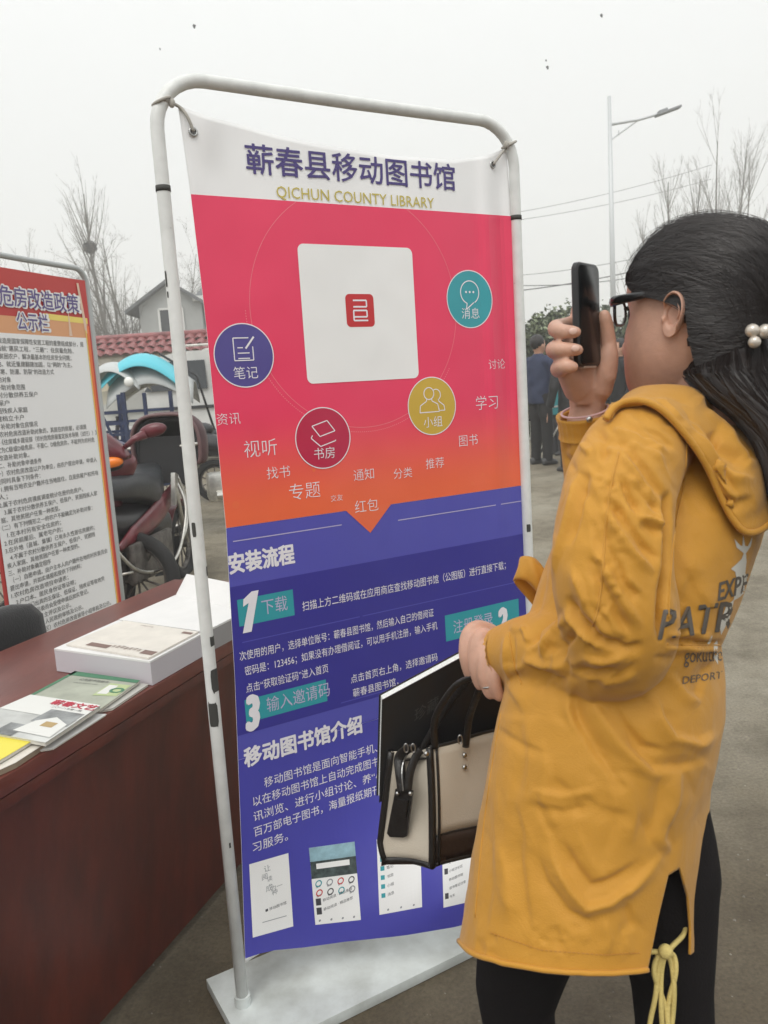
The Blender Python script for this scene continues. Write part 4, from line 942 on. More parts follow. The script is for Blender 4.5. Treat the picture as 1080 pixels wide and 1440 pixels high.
MB().ell(oc + Vector((0, .012, -.016)), (.072, .035, .036), X=(1, 0, .1), nu=14, nv=8).build('indicator_housing', M_blkp, m2, smooth=True)
MB().rings([[at(px, py, 4.78) + Vector((.0, .06 * math.sin(t_), h_ * math.cos(t_))) for t_ in [2 * math.pi * k / 10 for k in range(10)]] for px, py, h_ in ((132, 618, .03), (142, 628, .10), (158, 632, .085), (172, 636, .05), (181, 642, .015))]).build('tail_fairing', M_maroon, m2, smooth=True)
MB().tube([at(172, 632, 4.78), at(188, 618, 4.8), at(205, 610, 4.82)], [.012, .02, .03], 8).build('mirror_stem', M_maroon, m2, smooth=True)
MB().ell(at(215, 605, 4.83), (.085, .03, .042), X=(1, 0, .18), Z=(-.18, 0, 1), nu=16, nv=10).build('mirror', M_maroon, m2, smooth=True)
# electric scooter with a turquoise rain canopy
o_ = at(200, 640, 9.6); o_.z = gz(o_.y)
es = thing('electric_scooter', o_, 'electric scooter under a turquoise and white rain canopy in front of the wall', 'scooter')
le, ef, el = local((o_.x + .28, o_.y, o_.z), -1, -.12)
wheel(es, le(-.55, 0, .25), el, .25, .08); wheel(es, le(.62, 0, .25), el, .25, .08)
MB().rings([[le(a_, hw * math.cos(t_), z_ + h_ * math.sin(t_)) for t_ in [2 * math.pi * k / 12 for k in range(12)]] for a_, z_, hw, h_ in ((-.85, .74, .03, .02), (-.7, .72, .12, .07), (-.3, .66, .15, .12), (-.02, .62, .12, .12), (.1, .42, .1, .06), (.3, .34, .1, .05), (.45, .42, .1, .06), (.52, .7, .13, .1), (.56, .85, .1, .06))]).build('body', mat('plum_plastic', (.14, .05, .07), .35), es, smooth=True)
MB().rings([[le(a_, hw * math.cos(t_), z_ + h_ * math.sin(t_)) for t_ in [2 * math.pi * k / 12 for k in range(12)]] for a_, z_, hw, h_ in ((-.88, .86, .03, .02), (-.7, .83, .15, .05), (-.3, .79, .16, .05), (.0, .80, .12, .04), (.05, .80, .03, .02))]).build('seat', M_seat, es, smooth=True)
hb = MB(); hb.tube([le(.45, -.32, 1.06), le(.52, 0, 1.08), le(.45, .32, 1.06)], .015, 8); hb.tube([le(.6, 0, .5), le(.5, 0, 1.08)], .025, 8); hb.build('handlebar', M_blkp, es, smooth=True)
MB().ell(at(181, 537, 9.0), (.055, .03, .055), nu=14, nv=8).build('headlight', mat('headlight_glass', (.85, .85, .8), .1, spec=.8), es, smooth=True)
pc = MB(); pc.tube([le(.48, .05, 1.08), le(.40, .05, 1.5), le(.05, .05, 1.78)], .014, 6); pc.tube([le(-.6, .05, .85), le(-.45, .05, 1.5), le(-.05, .05, 1.78)], .014, 6); pc.build('canopy_pole', M_blkp, es, smooth=True)
M_turq = mat('turquoise_canopy', (.10, .52, .62), .45); M_can = mat('white_canopy', (.50, .52, .51), .45, var=.06)
def arch(f, a0, a1, w0, w1, z0, rise, m, name, par, n=18, k=8, drop=.12):
    v = []
    for i in range(n + 1):
        a_ = a0 + (a1 - a0) * i / n; t_ = i / n
        for j in range(k + 1):
            b__ = -1 + 2 * j / k; ww = w0 + (w1 - w0) * t_
            v.append(f(a_, b__ * ww, z0 + rise * math.sin(math.pi * (.12 + .76 * t_)) - drop * b__ * b__))
    o = MB().add(v, [(i * (k + 1) + j, i * (k + 1) + j + 1, (i + 1) * (k + 1) + j + 1, (i + 1) * (k + 1) + j) for i in range(n) for j in range(k)]).build(name, m, par, smooth=True)
    md = o.modifiers.new('s', 'SOLIDIFY'); md.thickness = .008; return o
lc = lambda a, b, z: le(a, b, z)
arch(lc, .83, .15, .34, .46, 1.36, .36, M_can, 'canopy_visor', es); arch(lc, -.42, .55, .42, .36, 1.30, .40, M_can, 'canopy_skirt', es, drop=.26)
arch(lc, -.30, .62, .44, .36, 1.38, .42, M_turq, 'canopy_top', es, drop=.16)
# clear side curtain hanging from the canopy
M_clear = bpy.data.materials.new('clear_plastic'); M_clear.use_nodes = True; bb = M_clear.node_tree.nodes['Principled BSDF']; bb.inputs['Base Color'].default_value = (.72, .74, .66, 1); bb.inputs['Roughness'].default_value = .35; bb.inputs['Alpha'].default_value = .45
cu_ = MB(); cu_.sheet([le(.78, -.30, 1.38), le(.22, -.36, 1.46), le(.26, -.30, .95), le(.74, -.28, .98)]); cu_.build('windscreen', M_clear, es)
MB().box(le(-.98, -.05, .98), (.30, .36, .30), X=ef, Y=el, bev=.03).build('luggage_box', mat('dark_box', (.045, .05, .05), .5), es, smooth='auto')
# blue three-wheeled cart with a slatted bed
o_ = at(165, 660, 7.6); o_.z = gz(o_.y); M_blue = mat('faded_blue_paint', (.024, .036, .085), .5, var=.3, vscale=8)
tr = thing('tricycle_cart', o_, 'blue three wheeled cargo cart with slatted sides behind the motorcycles', 'cargo cart')
lt_, tf, tn = local((o_.x - .10, o_.y, o_.z), .95, -.2)
wheel(tr, lt_(-.2, -.48, .27), tn, .27, .09); wheel(tr, lt_(-.2, .48, .27), tn, .27, .09); wheel(tr, lt_(-1.35, 0, .27), tn, .27, .08)
MB().box(lt_(-.05, 0, .52), (1.15, .9, .05), X=tf, Y=tn).build('cargo_bed', M_blue, tr)
for b_y in (-.45, .45):
    for k in range(7): MB().box(lt_(-.05, b_y, .64 + .095 * k), (1.15, .02, .025), X=tf, Y=tn).build('side_slat', M_blue, tr)
    for k in range(5): MB().box(lt_(-.60 + .275 * k, b_y, .98), (.03, .03, .80), X=tf, Y=tn).build('side_post', M_blue, tr)
for k in range(4): MB().tube([lt_(.5 - .28 * k, -.46, .66), lt_(.24 - .28 * k, -.46, 1.32)], .013, 6).build('brace', M_blue, tr)
MB().box(lt_(.53, 0, .72), (.03, .9, .34), X=tf, Y=tn).build('tailboard', M_blue, tr)
fr = MB(); fr.tube([lt_(-.6, 0, .5), lt_(-1.35, 0, .55), lt_(-1.30, 0, 1.0)], .03, 8); fr.tube([lt_(-1.3, -.3, 1.05), lt_(-1.3, .3, 1.05)], .015, 6); fr.build('frame', M_blue, tr, smooth=True)
MB().box(lt_(-.62, 0, 1.2), (.05, .92, .66), X=tf, Y=tn, bev=.01).build('headboard', M_blue, tr)
MB().box(lt_(-.655, 0, 1.24), (.03, .78, .44), X=tf, Y=tn).build('rear_window', mat('dark_green_pane', (.04, .07, .06), .2), tr)
# red scarf-like load and sacks
sk = MB()
for k, (a_, b__, z_, r_) in enumerate(((.15, -.2, .80, .24), (-.2, .1, .84, .30), (.3, .2, .78, .22), (-.1, -.15, 1.1, .2))): sk.ell(lt_(a_, b__, z_), (r_, r_ * .8, r_ * .75), nu=12, nv=8)
tag(sk.build('sacks', mat('woven_sack', (.16, .15, .2), .8, bump=.3, bscale=30, var=.3, vscale=20), smooth=True), 'dusty dark sacks piled in the bed of the blue cart', 'sacks', kind='stuff')
# white van
o_ = at(330, 640, 14.2); o_.z = gz(o_.y)
vn = thing('van', o_, 'white minivan parked against the wall, partly behind the banner', 'van')
lv, vf, vl = local((o_.x - .1, o_.y, o_.z), -1, .05); M_van = mat('dusty_white_paint', (.58, .58, .56), .35, var=.1, vscale=2, coat=.3); M_vg = mat('tinted_glass', (.035, .04, .045), .08)
prof_ = [(-1.95, .32), (-2.0, .9), (-1.9, 1.25), (-1.72, 1.78), (-1.5, 1.88), (.55, 1.9), (.95, 1.8), (1.45, 1.25), (1.95, 1.08), (2.02, .6), (1.98, .32)]
vb = MB(); vb.rings([[lv(a_ * (1 - .02 * abs(s_)), s_ * .80 * (1 if z_ < 1.2 else 1 - .12 * (z_ - 1.2) / .7), z_) for a_, z_ in prof_] for s_ in (-1, -.98, 0, .98, 1)]); vb.build('body', M_van, vn, smooth='auto')
for s_ in (-1, 1):
    for (a0_, a1_) in ((-1.62, -.85), (-.76, -.02), (.06, .80)):
        top_ = 1.74; sd__ = lambda z_: s_ * (.803 * (1 - .12 * (z_ - 1.2) / .7) + .004)
        MB().prism([lv(a0_, sd__(1.27), 1.27), lv(a1_ + (.32 if a1_ > .5 else 0), sd__(1.27), 1.27), lv(a1_, sd__(top_), top_), lv(a0_ + .03, sd__(top_), top_)], vl * (.012 * s_)).build('window', M_vg, vn)
    for a_ in (-1.2, 1.2):
        wheel(vn, lv(a_, s_ * .74, .31), vl, .31, .17, M_chr, 6)
        MB().tube([lv(a_ + .38 * math.cos(rad(t_)), s_ * .80, .33 + .38 * math.sin(rad(t_))) for t_ in range(0, 181, 15)], .03, 6).build('wheel_arch', M_blkp, vn, smooth=True)
    MB().box(lv(0, s_ * .812, .98), (3.6, .02, .05), X=vf, Y=vl).build('trim_strip', M_blkp, vn)
    MB().box(lv(-.35, s_ * .815, 1.12), (.16, .02, .035), X=vf, Y=vl, bev=.005).build('door_handle', M_van, vn)
rr_ = MB()
for s_ in (-1, 1): rr_.tube([lv(-1.5, s_ * .62, 1.93), lv(-1.4, s_ * .62, 1.98), (lv(.4, s_ * .62, 1.99)), lv(.55, s_ * .62, 1.93)], .02, 6)
rr_.build('roof_rail', M_chr, vn, smooth=True)
# third motorcycle by the van
o_ = at(292, 655, 7.9); o_.z = gz(o_.y)
m3 = thing('motorcycle', o_, 'old chrome framed motorcycle standing in front of the white van beside the banner', 'motorcycle')
l3, f3, n3 = local((o_.x + .15, o_.y, o_.z), -.95, -.3)
wheel(m3, l3(.55, 0, .30), n3, .30, .07, M_chr, 14); wheel(m3, l3(-.7, 0, .30), n3, .30, .08, M_chr, 14)
MB().rings([[l3(a_, hw * math.cos(t_), z_ + h_ * math.sin(t_)) for t_ in [2 * math.pi * k / 12 for k in range(12)]] for a_, z_, hw, h_ in ((-.6, .78, .03, .03), (-.5, .78, .12, .06), (-.15, .76, .13, .07), (-.05, .80, .13, .1), (.15, .84, .14, .12), (.3, .82, .08, .07), (.36, .8, .02, .02))]).build('tank_and_seat', M_blkp, m3, smooth=True)
cr = MB(); cr.box(l3(0, 0, .42), (.34, .24, .28), X=f3, Y=n3, bev=.05); cr.tube([l3(.55, .05, .3), l3(.36, .06, .98)], .02, 8); cr.tube([l3(.55, -.05, .3), l3(.36, -.06, .98)], .02, 8); cr.tube([l3(.3, -.36, 1.05), l3(.38, 0, 1.02), l3(.3, .36, 1.05)], .013, 8); cr.tube([l3(.1, .14, .35), l3(-.6, .16, .35)], .04, 8); cr.build('chrome_frame', M_chr, m3, smooth='auto')
MB().tube(smooth_path([l3(.3, -.32, 1.05), l3(.32, -.42, 1.3), l3(.34, -.46, 1.42)], 3), .006, 5).build('mirror_stem', M_blkp, m3); MB().ell(l3(.44, 0, .92), (.09, .09, .09), nu=14, nv=8).build('headlight', M_chr, m3, smooth=True)
MB().ell(l3(.16, -.1, .98), (.12, .12, .07), nu=14, nv=8).build('helmet_bowl', M_blkp, m3, smooth=True)

# ================================================================== BACKGROUND PEOPLE
SKIN = mat('skin', (.50, .27, .18), .5, var=.06, vscale=20); SKIN2 = mat('skin_shaded', (.42, .24, .17), .55)
HAIRM = mat('black_hair', (.016, .013, .012), .45, bump=.5, bscale=260, stretch=(1, 1, .12))
def remesh_obj(mb, name, m, par, vox, it=3, smooth=True):
    o = mb.build(name, m, None, fix=False); md = o.modifiers.new('r', 'REMESH'); md.mode = 'VOXEL'; md.voxel_size = vox
    dg = bpy.context.evaluated_depsgraph_get(); me = bpy.data.meshes.new_from_object(o.evaluated_get(dg)); me.name = name
    old = o.data; bpy.data.objects.remove(o); bpy.data.meshes.remove(old)
    if not me.materials: me.materials.append(m)
    n = len(me.vertices); co = np.empty(n * 3); me.vertices.foreach_get('co', co); co = co.reshape(-1, 3)
    ed = np.empty(len(me.edges) * 2, dtype=int); me.edges.foreach_get('vertices', ed); ed = ed.reshape(-1, 2)
    co = lap(co, ed, it); me.vertices.foreach_set('co', co.ravel()); me.update()
    return link(name, me, par, smooth)
def lap(co, ed, it, lam=.5):
    n = len(co); deg = np.bincount(ed.ravel(), minlength=n)[:, None].clip(1)
    for _ in range(it):
        s = np.stack([np.bincount(ed[:, 0], co[ed[:, 1], k], n) + np.bincount(ed[:, 1], co[ed[:, 0], k], n) for k in range(3)], 1)
        co = co + lam * (s / deg - co)
    return co
def figure(px, py, d, ht, face, label, top, bottom, hairlen=0, arms='down', topmat=None, stripes=None, vox=.014, group='villagers standing in the yard', coat_to=.48):
    """standing person: face = direction they look; feet on the ground"""
    g0 = at(px, py, d); z0 = gz(g0.y); k = ht / 1.7
    r = thing('person', (g0.x, g0.y, z0), label, 'person', group)
    L_, f, l = local((g0.x, g0.y, z0), *face)
    Q3 = lambda a, b, z: L_(a * k, b * k, z * k)
    M_top = mat(*top) if isinstance(top, tuple) else top; M_bot = mat(*bottom) if isinstance(bottom, tuple) else bottom
    if arms == 'crossed': el_, ha = (.08, .25, 1.10), (.24, .06, 1.14); er, hr = (.08, -.25, 1.10), (.25, -.04, 1.10)
    else: el_, ha = (-.02, .28, 1.10), (.08, .28, .86); er, hr = (-.02, -.28, 1.10), (.06, -.28, .86)
    b = MB()
    b.tube([Q3(0, 0, 1.36), Q3(.0, 0, 1.52)], .055 * k, 10); b.ell(Q3(.015, 0, 1.59), (.098 * k, .078 * k, .122 * k), X=f, Y=l)
    b.ell(Q3(.045, 0, 1.53), (.06 * k, .055 * k, .06 * k), X=f, Y=l); b.ell(Q3(.115, 0, 1.575), (.02 * k, .014 * k, .024 * k), X=f, Y=l, nu=8, nv=6)
    for s_ in (-1, 1): b.ell(Q3(.0, s_ * .08, 1.58), (.02 * k, .01 * k, .032 * k), X=f, Y=l, nu=8, nv=6)
    b.tube([Q3(0, 0, 1.38), Q3(0, 0, .95)], .11 * k, 10)
    for (e_, h_, s_) in ((el_, ha, 1), (er, hr, -1)):
        b.tube([Q3(0, s_ * .18, 1.38), Q3(*e_), Q3(*h_)], [.04 * k, .035 * k, .025 * k], 8)
        hd_ = (Vector(Q3(*h_)) - Vector(Q3(*e_))).normalized()
        b.ell(Vector(Q3(*h_)) + hd_ * .09 * k, (.06 * k, .04 * k, .028 * k), X=hd_, Y=f)
        for q_ in range(4): b.tube([Vector(Q3(*h_)) + hd_ * .12 * k + Vector((0, 0, (q_ - 1.5) * .017 * k)), Vector(Q3(*h_)) + hd_ * .20 * k + Vector((0, 0, (q_ - 1.5) * .02 * k))], .008 * k, 5)
    for s_ in (-1, 1): b.tube([Q3(0, s_ * .09, .92), Q3(.01, s_ * .1, .5), Q3(-.01, s_ * .1, .06)], [.07 * k, .05 * k, .035 * k], 8)
    remesh_obj(b, 'body', SKIN, r, .010 * k)
    c = MB()
    c.rings([[Q3(fx + .5 * (fa) * math.cos(t_), wb * math.sin(t_), z_) for t_ in [2 * math.pi * q_ / 20 for q_ in range(20)]] for z_, fa, wb, fx in ((coat_to * 1.7, .27, .175, 0), (1.0, .27, .18, 0), (1.15, .26, .185, 0), (1.3, .25, .20, 0), (1.40, .19, .17, -.01), (1.46, .12, .09, -.01), (1.48, .10, .07, 0))])
    for (e_, h_, s_) in ((el_, ha, 1), (er, hr, -1)): c.tube(smooth_path([Q3(-.01, s_ * .12, 1.38), Q3(0, s_ * .20, 1.34), Q3(*e_), Q3(*h_)], 4), [.075 * k] * 5 + [.068 * k] * 4 + [.055 * k] * 4, 10)
    rn = random.Random(px); o = remesh_obj(c, 'jacket', M_top, r, vox * k, 2)
    for v in o.data.vertices: v.co += Vector((1, 1, .3)) * (.010 * k * mnoise.noise(Vector(v.co) * 9))
    if stripes:
        pass
    t_ = MB()
    for s_ in (-1, 1): t_.tube(smooth_path([Q3(0, s_ * .075, .98), Q3(.01, s_ * .09, .72), Q3(.02, s_ * (.1), .45), Q3(0, s_ * .11, .05)], 4), [.105 * k] * 3 + [.095 * k] * 3 + [.08 * k] * 4 + [.07 * k] * 3, 12)
    remesh_obj(t_, 'trousers', M_bot, r, .014 * k, 2)
    for s_ in (-1, 1):
        MB().rings([[Q3(a_, s_ * .11 + w_ * math.cos(q_), max(0.0, z_ + h_ * math.sin(q_))) for q_ in [2 * math.pi * i / 10 for i in range(10)]] for a_, z_, w_, h_ in ((-.09, .04, .02, .03), (-.07, .05, .04, .05), (.02, .05, .045, .05), (.12, .035, .048, .035), (.17, .025, .03, .025))]).build('shoe', M_dk, r, smooth=True)
    hr_ = MB(); hr_.ell(Q3(-.012, 0, 1.625), (.108 * k, .088 * k, .108 * k), X=f, Y=l, nu=18, nv=12)
    if hairlen: hr_.ell(Q3(-.06, 0, 1.56 - hairlen / 2), (.06 * k, .085 * k, .10 + hairlen / 2), X=f, Y=l)
    ho = hr_.build('hair', HAIRM, r, smooth=True)
    bm = bmesh.new(); bm.from_mesh(ho.data); c0 = Vector(Q3(0, 0, 0))
    dele = [v for v in bm.verts if (v.co - c0).dot(f) > .045 * k and (v.co - c0).z < 1.655 * k or ((v.co - c0).z < 1.57 * k and (v.co - c0).dot(f) > -.05 * k)]
    bmesh.ops.delete(bm, geom=dele, context='VERTS'); bm.to_mesh(ho.data); bm.free()
    return r
figure(762, 652, 11.2, 1.74, (.75, .5), 'man in a navy jacket and black trousers with folded arms, standing by the banner pole', ('navy_jacket', (.022, .032, .075), .75), ('black_trousers', (.014, .013, .013), .8), arms='crossed')
figure(848, 652, 11.6, 1.60, (-.6, -.7), 'woman in a bright pink striped coat seen behind the raised phone hand', None or ('pink_striped_wool', (.62, .04, .22), .8), ('black_trousers', (.014, .013, .013), .8), hairlen=.12)
figure(806, 668, 10.4, 1.66, (-.4, .9), 'person in black seen behind the raised phone', ('black_jacket', (.018, .018, .02), .75), ('black_trousers', (.014, .013, .013), .8))
figure(874, 655, 10.9, 1.62, (-1, -.2), 'person in a black coat just left of the cheek of the woman in yellow', ('black_coat', (.012, .012, .013), .8), ('black_trousers', (.014, .013, .013), .8), hairlen=.05)
figure(786, 646, 12.2, 1.25, (-.8, -.4), 'child in a teal jacket behind the folded arms of the man in navy', ('teal_jacket', (.03, .22, .24), .7), ('grey_trousers', (.05, .05, .055), .8))
figure(862, 640, 13.6, 1.68, (-.5, -.8), 'person in an orange red jacket half hidden beside the pink coat', ('coral_jacket', (.62, .09, .06), .75), ('black_trousers', (.014, .013, .013), .8))
# pink coat stripes in the weave
t = MATS['pink_striped_wool'].node_tree; b = t.nodes['Principled BSDF']; tc = t.nodes.new('ShaderNodeTexCoord'); wv = t.nodes.new('ShaderNodeTexWave'); wv.bands_direction = 'Z'; wv.inputs['Scale'].default_value = 5.5; wv.inputs['Distortion'].default_value = 2.0
rp = t.nodes.new('ShaderNodeValToRGB'); rp.color_ramp.elements[0].position = .4; rp.color_ramp.elements[0].color = (.03, .02, .035, 1); rp.color_ramp.elements[1].position = .5; rp.color_ramp.elements[1].color = (.62, .04, .20, 1)
t.links.new(tc.outputs['Object'], wv.inputs['Vector']); t.links.new(wv.outputs[1], rp.inputs[0]); t.links.new(rp.outputs[0], b.inputs['Base Color'])
# bicycle
o_ = at(780, 650, 11.9); o_.z = gz(o_.y); bi = thing('bicycle', o_, 'grey bicycle parked behind the man in navy', 'bicycle')
l4, f4, n4 = local(o_, .8, .6); wheel(bi, l4(-.5, 0, .3), n4, .3, .035, M_chr, 16); wheel(bi, l4(.5, 0, .3), n4, .3, .035, M_chr, 16)
fr = MB(); [fr.tube([l4(*a_), l4(*b__)], .014, 6) for a_, b__ in (((-.5, 0, .3), (-.05, 0, .28)), ((-.5, 0, .3), (-.2, 0, .75)), ((-.2, 0, .8), (-.05, 0, .28)), ((-.05, 0, .28), (.35, 0, .7)), ((-.2, 0, .72), (.35, 0, .76)), ((.5, 0, .3), (.32, 0, .9)), ((.3, -.25, .95), (.3, .25, .95)))]; fr.build('frame', M_chr, bi, smooth=True)
MB().ell(l4(-.22, 0, .82), (.12, .07, .03), X=f4, Y=n4).build('saddle', M_blkp, bi, smooth=True)

# ================================================================== THE WOMAN TAKING A PHOTO
WF = Vector((-.85, .53, 0)).normalized(); WL = Vector((-WF.y, WF.x, 0)); UZ = Vector((0, 0, 1))
wc = at(850, 1000, 1.15)
wo_ = thing('person', (wc.x, wc.y, 0), 'woman in a long mustard yellow coat and glasses photographing the banner with her phone', 'person')
ear = at(945, 446, 1.072)
M_skin = mat('warm_skin', (.54, .315, .23), .50, var=.10, vscale=24, bump=.09, bscale=260)
bb = M_skin.node_tree.nodes['Principled BSDF']; bb.inputs['Subsurface Weight'].default_value = .12; bb.inputs['Subsurface Radius'].default_value = (.02, .008, .004); bb.inputs['Subsurface Scale'].default_value = .3
# ---- coat cloth
M_coat = mat('mustard_cotton', (.52, .248, .026), .62, sheen=.15, var=.05, vscale=5, spec=.35)
t = M_coat.node_tree; b = t.nodes['Principled BSDF']; tc = t.nodes.new('ShaderNodeTexCoord')
n1_ = t.nodes.new('ShaderNodeTexNoise'); n1_.inputs['Scale'].default_value = 22; n1_.inputs['Detail'].default_value = 5; n1_.inputs['Distortion'].default_value = 1.2
n2_ = t.nodes.new('ShaderNodeTexNoise'); n2_.inputs['Scale'].default_value = 700
for n_ in (n1_, n2_): t.links.new(tc.outputs['Object'], n_.inputs['Vector'])
b1_ = t.nodes.new('ShaderNodeBump'); b1_.inputs['Strength'].default_value = .22; b1_.inputs['Distance'].default_value = .008
b2_ = t.nodes.new('ShaderNodeBump'); b2_.inputs['Strength'].default_value = .3; b2_.inputs['Distance'].default_value = .002
t.links.new(n1_.outputs['Fac'], b1_.inputs['Height']); t.links.new(n2_.outputs['Fac'], b2_.inputs['Height']); t.links.new(b1_.outputs[0], b2_.inputs['Normal']); t.links.new(b2_.outputs[0], b.inputs['Normal'])

Lc = [(556, 925), (585, 895), (610, 868), (650, 835), (700, 802), (750, 777), (800, 758), (850, 742), (900, 725), (950, 709), (1000, 697), (1050, 688), (1100, 680), (1150, 670), (1200, 661), (1250, 651), (1290, 645), (1350, 641), (1450, 640)]
Rc = [(556, 1000), (585, 1035), (610, 1062), (650, 1082), (700, 1084), (750, 1074), (800, 1058), (850, 1040), (890, 1023), (905, 1015), (920, 1017), (950, 1022), (1000, 1021), (1050, 1012), (1100, 1001), (1150, 998), (1200, 993), (1250, 990), (1300, 987), (1350, 985), (1450, 984)]
def ringp(c, W, ka=1.22, kb=.9, n=56, p=.9):
    a, b = W * ka, W * kb
    return [c + WF * (b * math.copysign(abs(math.cos(q)) ** p, math.cos(q))) + WL * (a * math.copysign(abs(math.sin(q)) ** p, math.sin(q))) for q in [2 * math.pi * k / n for k in range(n)]]
rg = []
for y in [548, 556, 570, 585, 598, 610, 630, 650, 675, 700, 725, 750, 775, 800, 825, 850, 870, 890, 898, 905, 912, 920, 935, 950, 975, 1000, 1030, 1060, 1100, 1150, 1200, 1250, 1300, 1350, 1400, 1450]:
    L_, R_ = lerp_tab(Lc, y), lerp_tab(Rc, y); dd = 1.15 - .02 * sm(y, 600, 900)
    c = at((L_ + R_) / 2, y, dd); W = (R_ - L_) / 2 / F_PX * dd
    rg.append(ringp(c, W, p=.9))
cb = MB(); cb.rings(rg)
# near (left) sleeve
SL = [(915, 618, 1.05, .058), (892, 640, 1.01, .065), (870, 690, .975, .067), (862, 750, .955, .068), (861, 810, .945, .069), (870, 865, .945, .069), (866, 905, .965, .066), (835, 917, 1.0, .060), (795, 916, 1.04, .057), (755, 914, 1.085, .051), (722, 917, 1.125, .044), (700, 926, 1.15, .039), (688, 930, 1.165, .038)]
sp = smooth_path([at(a_, b_, c_) for a_, b_, c_, _ in SL], 4); sr = [lerp_tab([(i, q[3]) for i, q in enumerate(SL)], k / 4) for k in range(len(sp))]
cb.tube(sp, sr, 22)
# far (right) sleeve, upper arm down and forearm raised
SR = [(1010, 640, 1.27, .060), (975, 680, 1.28, .062), (930, 730, 1.29, .062), (885, 765, 1.28, .058), (858, 758, 1.265, .052), (845, 715, 1.245, .048), (835, 655, 1.225, .045), (827, 610, 1.21, .042), (823, 583, 1.20, .0395)]
sp2 = smooth_path([at(a_, b_, c_) for a_, b_, c_, _ in SR], 4); sr2 = [lerp_tab([(i, q[3]) for i, q in enumerate(SR)], k / 4) for k in range(len(sp2))]
cb.tube(sp2, sr2, 20)
coat = remesh_obj(cb, 'coat', M_coat, wo_, .0033, 8)
me = coat.data
def vdata(me):
    n = len(me.vertices); co = np.empty(n * 3); me.vertices.foreach_get('co', co); no = np.empty(n * 3); me.vertex_normals.foreach_get('vector', no)
    return co.reshape(-1, 3), no.reshape(-1, 3)
def npix(co):
    d = co - np.array(CAM); z = d @ np.array(fwd); return 540 + F_PX * (d @ np.array(rgt)) / z, 720 - F_PX * (d @ np.array(upv)) / z, z
